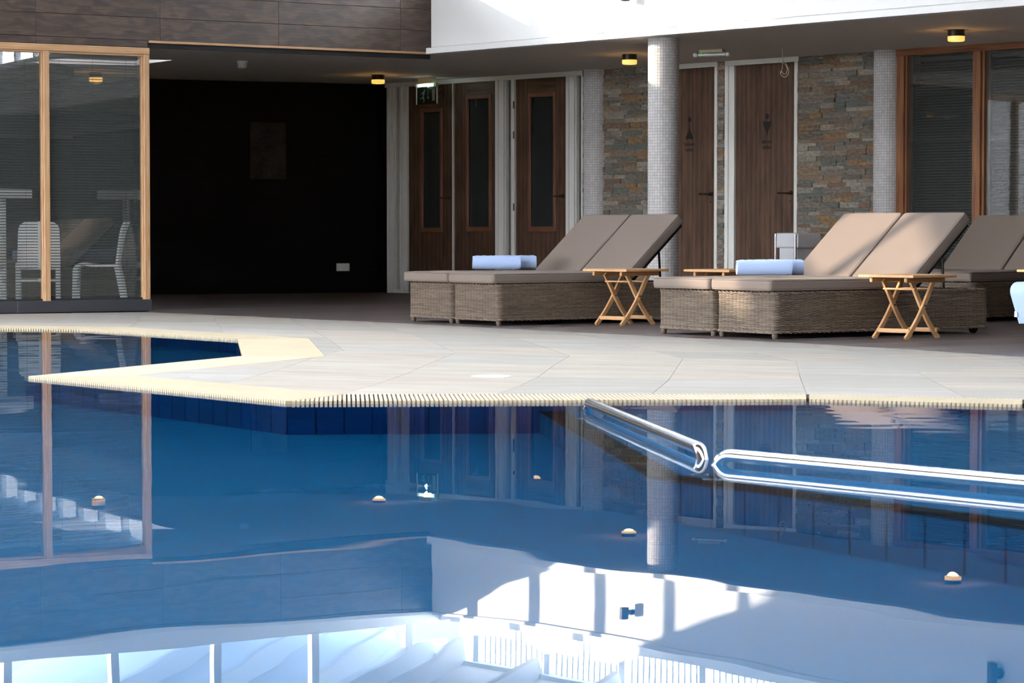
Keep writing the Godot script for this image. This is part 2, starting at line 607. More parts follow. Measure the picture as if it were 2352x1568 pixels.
# ------------------------------------------------------------------ pool
func build_pool() -> void:
	var edge := pool_outline()
	var deep := -1.5
	var basin := thing("pool_basin", Transform3D(Basis.IDENTITY, Vector3(0, deep, 0)), "blue tiled swimming pool basin under the water", "pool", "", "structure")
	var fl := MB.new()
	fl.prism(edge, -0.15, 0.0)
	part(basin, "basin_floor", fl.mesh(), M.pool_floor)
	# walls behind the tiles
	var wl := MB.new()
	for i in edge.size():
		var a := edge[i]
		var b := edge[(i + 1) % edge.size()]
		var o := (b - a).orthogonal().normalized() * 0.12
		if Geometry2D.is_point_in_polygon((a + b) / 2 + o * 0.05, edge):
			o = -o
		wl.prism(PackedVector2Array([a, b, b + o, a + o]), 0.0, -deep - 0.03)
	part(basin, "basin_wall", wl.mesh(), M.pool_joint)
	# tiles on the walls that face the room, three courses
	var shapes := {}
	var tile_run := func(a: Vector2, b: Vector2, y0: float, y1: float, rows: int) -> void:
		var along := (b - a)
		var len := along.length()
		var cnt := int(round(len / 0.118))
		var w := len / cnt
		var d := along / len
		var inn := Vector3(d.y, 0, -d.x)
		if not Geometry2D.is_point_in_polygon((a + b) / 2 + Vector2(inn.x, inn.z) * 0.05, edge):
			inn = -inn
		var hgt := (y1 - y0) / rows
		var key := "%.3f %.3f" % [w, hgt]
		if not shapes.has(key):
			shapes[key] = slab(-w / 2 + 0.0025, w / 2 - 0.0025, -hgt / 2 + 0.0025, hgt / 2 - 0.0025, -0.004, 0.004, 0.0015)
		var bs := Basis(Vector3(d.x, 0, d.y), Vector3.UP, Vector3(d.x, 0, d.y).cross(Vector3.UP))
		for i in cnt:
			for r in rows:
				var c := a + d * w * (i + 0.5)
				part(basin, "wall_tile", shapes[key], M["pool_tile_%d" % rng.randi_range(0, 2)], Transform3D(bs, Vector3(c.x, y0 - deep + hgt * (r + 0.5), c.y) + inn * 0.003))
	tile_run.call(edge[3], edge[4], deep, -0.03, 1)
	tile_run.call(edge[4], edge[5], deep, -0.03, 1)
	tile_run.call(edge[6], edge[7], deep, -0.03, 2)
	tile_run.call(edge[7], Vector2(0.125, -11.41), deep, -0.03, 2)
	tile_run.call(Vector2(0.125, -11.41), edge[8], -0.45, -0.03, 1)
	tile_run.call(edge[8], edge[9], -0.45, -0.03, 1)
	# shallow seating platform with a black nosing
	var pl := plateau_outline()
	var step := thing("pool_platform", Transform3D(Basis.IDENTITY, Vector3(0, deep, 0)), "shallow blue tiled platform in the pool with a black edge strip", "pool step", "", "structure")
	var pm := MB.new()
	pm.prism(pl, 0.0, -deep - 0.45)
	part(step, "platform_body", pm.mesh(), M.pool_floor)
	var side_tiles := func(a: Vector2, b: Vector2) -> void:
		var len := (b - a).length()
		var d := (b - a) / len
		var cnt := int(round(len / 0.16))
		var w := len / cnt
		var m := slab(-w / 2 + 0.003, w / 2 - 0.003, 0.01, -deep - 0.53, -0.004, 0.004, 0.0015)
		var bs := Basis(Vector3(d.x, 0, d.y), Vector3.UP, Vector3(d.x, 0, d.y).cross(Vector3.UP))
		for i in cnt:
			var c := a + d * w * (i + 0.5)
			part(step, "side_tile", m, M.pool_floor, Transform3D(bs, Vector3(c.x, 0, c.y) + bs.z * 0.003))
	side_tiles.call(pl[0], pl[1])
	side_tiles.call(pl[1], pl[3])
	for k in 2:
		var a := pl[k]
		var b := pl[k + 1] if k == 0 else pl[3]
		var d := (b - a).normalized()
		var nm := MB.new()
		nm.box(Transform3D(Basis(Vector3(d.x, 0, d.y), Vector3.UP, Vector3(d.x, 0, d.y).cross(Vector3.UP)), Vector3((a.x + b.x) / 2, -deep - 0.475, (a.y + b.y) / 2) - Vector3(d.x, 0, d.y).cross(Vector3.UP) * 0.043), Vector3((b - a).length() + 0.02, 0.062, 0.11))
		part(step, "nosing", nm.mesh(), M.black_tile)
	build_water(edge)
	build_gratings()

func ripple(x: float, z: float) -> Vector3:
	# slopes in x and z of a nearly still surface; returns (height, dh/dx, dh/dz)
	var r := Vector3.ZERO
	var waves := [[0.95, 20.0, 0.00042, 0.3], [0.72, 100.0, 0.00042, 1.1], [0.55, 62.0, 0.00040, 2.4], [0.41, 140.0, 0.00036, 0.7], [0.33, 8.0, 0.00030, 4.2], [0.27, 78.0, 0.00026, 5.1], [1.7, 88.0, 0.0005, 2.0]]
	for w in waves:
		var k: float = TAU / w[0]
		var d := Vector2(cos(deg_to_rad(w[1])), sin(deg_to_rad(w[1])))
		var ph: float = k * (d.x * x + d.y * z) + w[3]
		var s: float = w[2]
		r += Vector3(s / k * sin(ph), s * d.x * cos(ph), s * d.y * cos(ph))
	# livelier patch near the inlet in the right-hand corner
	var e := exp(-(pow((x - 1.75) / 0.55, 2) + pow((z + 10.5) / 0.75, 2)))
	if e > 0.02:
		for w in [[0.21, 95.0, 0.0042, 0.0], [0.26, 70.0, 0.0036, 2.0], [0.18, 120.0, 0.003, 4.0]]:
			var k: float = TAU / w[0]
			var d := Vector2(cos(deg_to_rad(w[1])), sin(deg_to_rad(w[1])))
			var ph: float = k * (d.x * x + d.y * z) + w[3]
			r += Vector3(w[2] / k * sin(ph), w[2] * d.x * cos(ph), w[2] * d.y * cos(ph)) * e
	return r

func build_water(edge: PackedVector2Array) -> void:
	var b := MB.new()
	var cell := 0.07
	var put := func(x: float, z: float) -> int:
		var r := ripple(x, z)
		return b.vert(Vector3(x, r.x, z), Vector3(-r.y, 1, -r.z).normalized(), Vector2(x, z))
	var nx := int(13.0 / cell)
	var nz := int(19.5 / cell)
	var inside := []
	for i in nx + 2:
		var row := PackedByteArray()
		for j in nz + 2:
			row.append(1 if Geometry2D.is_point_in_polygon(Vector2(-7.0 + i * cell, -20.5 + j * cell), edge) else 0)
		inside.append(row)
	var ids := {}
	for i in nx + 1:
		for j in nz + 1:
			var s: int = inside[i][j] + inside[i + 1][j] + inside[i][j + 1] + inside[i + 1][j + 1]
			var x := -7.0 + i * cell
			var z := -20.5 + j * cell
			if s == 4:
				var q := []
				for o in [[0, 0], [1, 0], [1, 1], [0, 1]]:
					var key: int = (i + o[0]) * 1000 + j + o[1]
					if not ids.has(key):
						ids[key] = put.call(x + o[0] * cell, z + o[1] * cell)
					q.append(ids[key])
				b.tri(q[0], q[2], q[1])
				b.tri(q[0], q[3], q[2])
			elif s > 0:
				for pg in Geometry2D.intersect_polygons(PackedVector2Array([Vector2(x, z), Vector2(x + cell, z), Vector2(x + cell, z + cell), Vector2(x, z + cell)]), edge):
					var tr := Geometry2D.triangulate_polygon(pg)
					for k in range(0, tr.size(), 3):
						var a: Vector2 = pg[tr[k]]
						var c: Vector2 = pg[tr[k + 1]]
						var d: Vector2 = pg[tr[k + 2]]
						var ccw := (c - a).cross(d - a) < 0
						var i0: int = put.call(a.x, a.y)
						var i1: int = put.call(c.x, c.y)
						var i2: int = put.call(d.x, d.y)
						if ccw:
							b.tri(i0, i1, i2)
						else:
							b.tri(i0, i2, i1)
	solo("water", b.mesh(), M.water, Transform3D.IDENTITY, "clear nearly still water filling the blue pool", "water", "", "stuff")

# slatted overflow gratings between the water and the paving
func build_gratings() -> void:
	var inner := p2([[-7, -20.43], [-3.182, -19.471], [-1.836, -17.733], [-1.567, -15.4], [-2.428, -13.253], [-0.961, -11.341], [1.281, -11.484], [2.148, -11.12], [6, -9.5]])
	var outer := p2([[-7, -21.48], [-2.9, -19.92], [-1.366, -17.865], [-1.079, -15.361], [-1.898, -13.351], [-0.741, -11.837], [1.32, -11.837], [2.216, -11.474], [6, -9.88]])
	var labels := ["cream slatted grating along the far left pool edge by the glazed room", "cream slatted grating on the far side of the narrow pool arm", "cream slatted grating across the tip of the narrow pool arm", "cream slatted grating on the near side of the narrow pool arm", "cream slatted grating running out to the pointed pool corner on the left", "cream slatted grating along the middle pool edge in front of the loungers", "cream slatted grating along the right pool edge after the joint", "cream slatted grating at the far right pool edge beyond the bend"]
	for s in 8:
		var a := inner[s]
		var b := inner[s + 1]
		var quad := PackedVector2Array([a, b, outer[s + 1], outer[s]])
		if s == 6 or s == 5:
			var gap := (b - a).normalized() * 0.004
			quad = PackedVector2Array([a + gap, b - gap, outer[s + 1] - gap, outer[s] + gap])
		var mid := (a + b + outer[s] + outer[s + 1]) / 4
		var g := thing("pool_grating", Transform3D(Basis.IDENTITY, Vector3(mid.x, -0.03, mid.y)), labels[s], "grating", "pool edge gratings", "structure")
		var loc := PackedVector2Array()
		for q in quad:
			loc.append(q - mid)
		var ch := MB.new()
		ch.prism(loc, -0.05, 0.0)
		part(g, "channel", ch.mesh(), M.channel)
		var d := (b - a).normalized()
		var o := (outer[s] - a)
		var across := Vector2(-d.y, d.x)
		if across.dot(o) < 0:
			across = -across
		var pitch := 0.0198
		var n0 := int(-0.8 / pitch)
		var n1 := int(((b - a).length() + 0.8) / pitch)
		var joined := MB.new()
		var single := s in [4, 5, 6]
		for k in range(n0, n1):
			var q0 := a + d * pitch * k - across * 0.05 - mid
			var rect := PackedVector2Array([q0, q0 + d * 0.0125, q0 + d * 0.0125 + across * 1.2, q0 + across * 1.2])
			var inset := Geometry2D.offset_polygon(loc, -0.003)
			if inset.is_empty():
				continue
			for pg in Geometry2D.intersect_polygons(rect, inset[0]):
				if pg.size() < 3 or absf(area(pg)) < 0.0003:
					continue
				var mb := MB.new() if single else joined
				mb.prism(pg, 0.02, 0.043, null, Vector2.ZERO, false)
				if single:
					part(g, "slat", mb.mesh(), M.coping)
		if not single:
			part(g, "slats", joined.mesh(), M.coping).set_meta("kind", "stuff")
		# edge bars carry the slats
		var bars := MB.new()
		for e in [[a, b], [outer[s], outer[s + 1]]]:
			var u: Vector2 = e[0] - mid
			var w: Vector2 = e[1] - mid
			var dd := (w - u).normalized()
			var side := (Vector2(-dd.y, dd.x)) * 0.006
			bars.prism(PackedVector2Array([u - side, w - side, w + side, u + side]), -0.01, 0.024, null, Vector2.ZERO, false)
		part(g, "edge_bar", bars.mesh(), M.grout_dark)

func area(pg: PackedVector2Array) -> float:
	var s := 0.0
	for i in pg.size():
		s += pg[i].cross(pg[(i + 1) % pg.size()])
	return s * 0.5

# ------------------------------------------------------------------ stone paving, falling gently away from the pool
func paving_y(q: Vector2) -> float:
	var m := 99.0
	for i in coping_edge.size() - 1:
		var c := Geometry2D.get_closest_point_to_segment(q, coping_edge[i], coping_edge[i + 1])
		m = minf(m, c.distance_to(q))
	return 0.012 - 0.092 * clampf(m / 3.5, 0.0, 1.0)

func build_paving() -> void:
	coping_edge = p2([[-7, -21.48], [-2.9, -19.92], [-1.366, -17.865], [-1.079, -15.361], [-1.898, -13.351], [-0.741, -11.837], [1.32, -11.837], [2.216, -11.474], [6, -9.88]])
	var poly := p2([[-7, -24.75], [-4.972, -25.85], [-3.604, -26.5], [-3.604, -26.382], [-2.357, -24.951], [-0.98, -23.339], [0.435, -21.366], [1.986, -19.398], [2.761, -18.21], [3.312, -17.158], [4.7, -14.5], [5.4, -13.2], [9.5, -13.2], [9.5, -9.88], [6, -9.88], [2.216, -11.474], [1.32, -11.837], [-0.741, -11.837], [-1.898, -13.351], [-1.079, -15.361], [-1.366, -17.865], [-2.9, -19.92], [-7, -21.48]])
	var paving := thing("floor", Transform3D(Basis.IDENTITY, Vector3(0, FLOOR, 0)), "pale stone paving slabs round the pool", "floor", "", "structure")
	var bed := MB.new()
	# joints: a mortar bed a little below the slabs
	for x in range(-7, 10):
		var strip := PackedVector2Array([Vector2(x, -28), Vector2(x + 1, -28), Vector2(x + 1, -8), Vector2(x, -8)])
		for pg in Geometry2D.intersect_polygons(poly, strip):
			for zz in range(-27, -8):
				for pq in Geometry2D.intersect_polygons(pg, PackedVector2Array([Vector2(x, zz), Vector2(x + 1, zz), Vector2(x + 1, zz + 1), Vector2(x, zz + 1)])):
					bed.prism(pq, -0.1, 0.07, func(q: Vector2) -> float: return paving_y(q) - FLOOR - 0.0025)
	part(paving, "mortar_bed", bed.mesh(), M.grout_light)
	var split := 16.2
	for f in 2:
		var ang: float = [5.5, -7.0][f]
		var e2 := Vector2(sin(deg_to_rad(ang)), -cos(deg_to_rad(ang)))
		var e1 := Vector2(-e2.y, e2.x)
		var org: Vector2 = [Vector2(-0.07, -11.84), Vector2(0.36, -16.2)][f]
		var half := PackedVector2Array([Vector2(-12, -15.0), Vector2(12, -17.4), Vector2(12, 0), Vector2(-12, 0)]) if f == 0 else PackedVector2Array([Vector2(-12, -15.0), Vector2(-12, -30), Vector2(12, -30), Vector2(12, -17.4)])
		var regions := Geometry2D.intersect_polygons(poly, half)
		for i in range(-16, 17):
			for j in range(-10, 12):
				var w := 0.69
				var l := 1.06
				var q := org + e1 * w * i + e2 * l * j
				var g := 0.0015
				var tile := PackedVector2Array([q + e1 * g + e2 * g, q + e1 * (w - g) + e2 * g, q + e1 * (w - g) + e2 * (l - g), q + e1 * g + e2 * (l - g)])
				for rg in regions:
					for pg in Geometry2D.intersect_polygons(tile, rg):
						if absf(area(pg)) < 0.004:
							continue
						var mb := MB.new()
						var uo := Vector2(rng.randf() * 4, rng.randf() * 4)
						mb.prism(pg, 0.05 - 0.12, 0.08, func(p: Vector2) -> float: return paving_y(p) - FLOOR, uo, false)
						part(paving, "slab", mb.mesh(), M["paving_%d" % rng.randi_range(0, 3)])
	# drain in the paving
	var dr := thing("floor_drain", Transform3D(Basis.IDENTITY, Vector3(-0.11, paving_y(Vector2(-0.11, -13.9)) + 0.001, -13.9)), "round pale floor drain in the stone paving", "drain")
	var ring := MB.new()
	ring.lathe([Vector2(0.105, 0.0), Vector2(0.105, 0.004), Vector2(0.082, 0.004), Vector2(0.08, 0.001)], 28)
	part(dr, "rim", ring.mesh(), M.white_plastic)
	var lid := MB.new()
	lid.lathe([Vector2(0.078, 0.0), Vector2(0.076, 0.0035), Vector2(0.0, 0.0035)], 28)
	part(dr, "cover", lid.mesh(), M.white_plastic)
	# the rest of the hall floor, out of the picture
	for q in [[[-30, -11], [-7, -24.75], [-7, 25], [-30, 25]], [[-7, -1], [6, -1], [6, 25], [-7, 25]], [[6, -9.88], [9.5, -9.88], [9.5, -13.2], [5.4, -13.2], [22, -13.2], [22, 25], [6, 25]]]:
		var fl := MB.new()
		fl.prism(p2(q) if q.size() == 4 else p2([[6, -9.88], [9.5, -9.88], [9.5, -13.2], [22, -13.2], [22, 25], [6, 25]]), -0.1, 0.092)
		part(paving, "slab_field", fl.mesh(), M.paving_0)

# ------------------------------------------------------------------ dark timber floor under the wing
func build_timber_floor() -> void:
	var poly := p2([[-3.604, -26.382], [-2.357, -24.951], [-0.98, -23.339], [0.435, -21.366], [1.986, -19.398], [2.761, -18.21], [3.312, -17.158], [4.7, -14.5], [5.4, -13.2], [8, -13.2], [8, -23.6], [-1.62, -34.6], [-4.7, -33.4]])
	var fl := thing("floor_timber", Transform3D(Basis.IDENTITY, Vector3(0, FLOOR, 0)), "dark brown timber boards under the loungers", "floor", "", "structure")
	var bed := MB.new()
	bed.prism(p2([[-3.604, -26.382], [-2.357, -24.951], [-0.98, -23.339], [0.435, -21.366], [1.986, -19.398], [2.761, -18.21], [3.312, -17.158], [4.7, -14.5], [5.4, -13.2], [22, -13.2], [22, -44], [-30, -44], [-30, -12], [-7, -24.9]]), -0.2, -0.012)
	part(fl, "subfloor", bed.mesh(), M.channel)
	var ph := deg_to_rad(34.3)
	var d := Vector2(cos(ph), -sin(ph))
	var w := Vector2(sin(ph), cos(ph))
	var rest := [MB.new(), MB.new(), MB.new()]
	var singles := 0
	for k in range(60, -260, -1):
		var q := w * 0.142 * k
		var strip := PackedVector2Array([q - d * 40 + w * 0.003, q + d * 60 + w * 0.003, q + d * 60 + w * 0.139, q - d * 40 + w * 0.139])
		for pg in Geometry2D.intersect_polygons(strip, poly):
			if absf(area(pg)) < 0.003:
				continue
			# boards in lengths of about three metres
			var lo := 1e9
			var hi := -1e9
			for v in pg:
				lo = minf(lo, v.dot(d))
				hi = maxf(hi, v.dot(d))
			var at := lo - rng.randf() * 3.0
			while at < hi:
				var cutter := PackedVector2Array([d * (at + 0.001) + q - w, d * (at + 3.2 - 0.001) + q - w, d * (at + 3.2 - 0.001) + q + w, d * (at + 0.001) + q + w])
				for pc in Geometry2D.intersect_polygons(pg, cutter):
					if absf(area(pc)) < 0.002:
						continue
					var tone := rng.randi_range(0, 2)
					var near: bool = pc[0].y > -24.5 and pc[0].x < 4.6 and singles < 290
					var mb: MB = MB.new() if near else rest[tone]
					var uvp := Vector2(rng.randf() * 3, rng.randf())
					# grain along the board
					var tr := Geometry2D.triangulate_polygon(pc)
					for i in range(0, tr.size(), 3):
						var pts := []
						var t := []
						for c in 3:
							var v: Vector2 = pc[tr[i + c]]
							pts.append(Vector3(v.x, 0, v.y))
							t.append(Vector2(v.dot(d), v.dot(w)) + uvp)
						mb.face(pts, pts[0] - Vector3.UP, t)
					for i in pc.size():
						var a: Vector2 = pc[i]
						var b: Vector2 = pc[(i + 1) % pc.size()]
						mb.face([Vector3(a.x, 0, a.y), Vector3(b.x, 0, b.y), Vector3(b.x, -0.014, b.y), Vector3(a.x, -0.014, a.y)], Vector3((a.x + b.x) / 2, -0.007, (a.y + b.y) / 2) + Vector3(-(b - a).y, 0, (b - a).x) * 0.01)
					if near:
						singles += 1
						part(fl, "board", mb.mesh(), M["deck_wood_%d" % tone])
				at += 3.2
	for k in 3:
		part(fl, "boards_beyond", rest[k].mesh(), M["deck_wood_%d" % k]).set_meta("kind", "stuff")

# ------------------------------------------------------------------ building shell
func roof_y(n: float) -> float:
	return 3.95 + 0.36 * (n + SETBACK) if n < RIDGE else 3.95 + 0.36 * (RIDGE + SETBACK) - (n - RIDGE) * 0.15

func hall(t: float, n: float) -> Vector2:
	var p := frame_white * Vector3(t, 0, n)
	return Vector2(p.x, p.z)

func build_shell() -> void:
	# low wing: flat roof slab whose underside is the ceiling, with a rooflight over the glazed room
	var outline := PackedVector2Array([Vector2(C0.x, C0.z), hall(28, 0), hall(28, -7), Vector2(6, -40), Vector2(-10, -44), Vector2(-27, -30), Vector2(C0.x - 0.839 * 27, C0.z + 0.544 * 27)])
	outline = Geometry2D.offset_polygon(outline, -0.056, Geometry2D.JOIN_MITER)[0]
	var hole := p2([[-5.53, -30.31], [-4.93, -29.39], [-3.79, -29.77], [-4.35, -30.72]])
	var ceil := thing("ceiling", Transform3D(Basis.IDENTITY, Vector3(0, CEIL, 0)), "low flat ceiling over the loungers and doors", "ceiling", "", "structure")
	var cm := MB.new()
	for half in [p2([[-60, -30.0], [60, -30.0], [60, 30], [-60, 30]]), p2([[-60, -60], [60, -60], [60, -30.0], [-60, -30.0]])]:
		for pg in Geometry2D.intersect_polygons(outline, half):
			for pc in Geometry2D.clip_polygons(pg, hole):
				cm.prism(pc, 0.0, TOP - CEIL)
	part(ceil, "ceiling_slab", cm.mesh(), M.soffit_paint)
	var sk := thing("rooflight_small", Transform3D(Basis.IDENTITY, Vector3(-4.65, TOP, -30.05)), "bright white rooflight opening in the ceiling behind the corner post", "skylight", "", "structure")
	var pane := MB.new()
	var hp := PackedVector2Array()
	for q in hole:
		hp.append(q - Vector2(-4.65, -30.05))
	pane.face([Vector3(hp[0].x, 0.02, hp[0].y), Vector3(hp[1].x, 0.02, hp[1].y), Vector3(hp[2].x, 0.02, hp[2].y), Vector3(hp[3].x, 0.02, hp[3].y)], Vector3(0, -1, 0))
	part(sk, "pane", pane.mesh(), M.glass)
	# upper face of the wing (pale roof membrane)
	var rm := MB.new()
	for half in [p2([[-60, -30.0], [60, -30.0], [60, 30], [-60, 30]]), p2([[-60, -60], [60, -60], [60, -30.0], [-60, -30.0]])]:
		for pg in Geometry2D.intersect_polygons(outline, half):
			for pc in Geometry2D.clip_polygons(pg, hole):
				rm.prism(pc, TOP - CEIL, TOP - CEIL + 0.01)
	part(ceil, "roof_membrane", rm.mesh(), M.house_wall)
	# outer walls of the wing
	for i in outline.size():
		var a := outline[i]
		var b := outline[(i + 1) % outline.size()]
		if (a + b).y > -43.5:
			continue
		var xf := frame(Vector3(a.x, 0, a.y), Vector3(b.x - a.x, 0, b.y - a.y))
		var len := (b - a).length()
		solo("wall_outer", slab(0, len, -0.3, CEIL, -0.15, 0.15), M.room_wall, xf, "outer wall of the low wing behind the rooms", "wall", "outer walls", "structure")
	# pitched roof over the pool hall, closed but for a glazed strip half way up the right slope
	var side := Transform3D(Basis(Vector3(0, 0, -1), Vector3.UP, Vector3.RIGHT), Vector3.ZERO)
	var g0 := 6.4
	var g1 := 6.85
	var roof := thing("roof", frame_white, "pitched white roof over the pool hall", "roof", "", "structure")
	for q in [[-SETBACK - 0.1, g0, -6.0], [g1, RIDGE + 0.2, -6.0], [RIDGE, 13.2, -6.0], [14.15, 26.3, -6.0]]:
		var solid := MB.new()
		var ya := roof_y(q[0])
		var yb := roof_y(minf(q[1], RIDGE) if q[0] < RIDGE else q[1])
		solid.plate(p2([[-q[0], ya], [-q[1], yb], [-q[1], yb + 0.2], [-q[0], ya + 0.2]]), q[2], 28.3, side)
		part(roof, "roof_slope", solid.mesh(), M.white_paint if q[0] < g0 else M.hall_wall)
	var shut := MB.new()
	shut.plate(p2([[-13.2, roof_y(13.2)], [-14.15, roof_y(14.15)], [-14.15, roof_y(14.15) + 0.2], [-13.2, roof_y(13.2) + 0.2]]), -6.0, 1.8, side)
	part(roof, "roof_slope", shut.mesh(), M.hall_wall)
	var fall := atan(0.15)
	var low := thing("rooflight", frame_white, "glazed strip low in the left roof slope over the pool", "skylight", "", "structure")
	for k in 20:
		var pm := MB.new()
		pm.face([Vector3(0.03, 0, 0), Vector3(1.2, 0, 0), Vector3(1.2, 0, 0.96), Vector3(0.03, 0, 0.96)], Vector3(0, -1, 0))
		part(low, "pane", pm.mesh(), M.glass, Transform3D(Basis(Vector3.RIGHT, fall), Vector3(1.8 + k * 1.22, roof_y(13.2) + 0.1, 13.2)))
		part(low, "rafter", slab(-0.03, 0.03, -0.1, 0.0, 0, 0.96), M.white_paint, Transform3D(Basis(Vector3.RIGHT, fall), Vector3(1.8 + k * 1.22, roof_y(13.2) + 0.1, 13.2)))
	var slope := atan(0.36)
	var glazed := (g1 - g0) / cos(slope)
	var glz := thing("rooflight", frame_white, "long glazed strip with white rafters in the pitched roof", "skylight", "", "structure")
	var raf := slab(-0.035, 0.035, -0.14, -0.02, 0, glazed, 0.004)
	for k in 27:
		part(glz, "rafter", raf, M.white_paint, Transform3D(Basis(Vector3.RIGHT, -slope), Vector3(-4.8 + k * 1.26, roof_y(g0) + 0.1, g0)))
		var pm := MB.new()
		pm.face([Vector3(0.03, 0, 0), Vector3(1.23, 0, 0), Vector3(1.23, 0, glazed), Vector3(0.03, 0, glazed)], Vector3(0, -1, 0))
		part(glz, "pane", pm.mesh(), M.glass, Transform3D(Basis(Vector3.RIGHT, -slope), Vector3(-4.8 + k * 1.26, roof_y(g0) + 0.1, g0)))
	var raf2 := slab(-0.05, 0.05, -0.22, 0.0, 0, 4.4, 0.004)
	for k in 26:
		part(roof, "rafter", raf2, M.white_paint, Transform3D(Basis(Vector3.RIGHT, -slope), Vector3(-3.6 + k * 1.26, roof_y(-SETBACK), -SETBACK)))
	# window front on the left of the camera, out of the picture
	var front := thing("window_8", frame_white, "wide window front behind and to the left of the camera", "window", "", "structure")
	part(front, "bottom_rail", slab(-7, 28.3, -0.1, 0.08, 26.0, 26.15), M.white_paint)
	part(front, "spandrel", slab(-7, 28.3, FRONT_TOP, roof_y(26.0) + 0.3, 26.0, 26.3), M.white_paint)
	part(front, "closed_bay", slab(FRONT_END, 28.3, -0.1, FRONT_TOP, 26.0, 26.3), M.hall_wall)
	for k in 11:
		part(front, "mullion", slab(-7 + k * 2.06, -6.93 + k * 2.06, 0.08, FRONT_TOP, 26.0, 26.15), M.white_paint)
		if k < 10:
			part(front, "pane", slab(-6.93 + k * 2.06, -4.94 + k * 2.06, 0.08, FRONT_TOP, 26.06, 26.068), M.glass)
	# house next door, seen only through the clerestory in the water
	var house := thing("neighbour_house", frame_wood * Transform3D(Basis.IDENTITY, Vector3(-12, -0.2, -22)), "pale grey neighbouring house behind the clerestory windows", "building", "", "structure")
	part(house, "wall", slab(-40, 26, 0, 8.7, -8, 0), M.house_wall)
	part(house, "roof", slab(-40.5, 26.5, 8.7, 8.95, -8.5, 0.4), M.slate)
	for k in 14:
		part(house, "window", slab(-38 + k * 4.5, -36.6 + k * 4.5, 5.6, 6.9, 0.0, 0.03), M.slate)
	var gm := MB.new()
	gm.plate(p2([[7, -0.3], [7, CEIL], [0.4, CEIL], [0.4, 3.9], [-8, roof_y(8.0) + 0.4], [-26.2, roof_y(26.2) + 0.4], [-26.2, -0.3]]), 27.9, 28.3, Transform3D(Basis(Vector3(0, 0, -1), Vector3.UP, Vector3.RIGHT), Vector3.ZERO))
	solo("wall_end", gm.mesh(), M.hall_wall, frame_white, "brown end wall of the hall to the right of the camera", "wall", "", "structure")

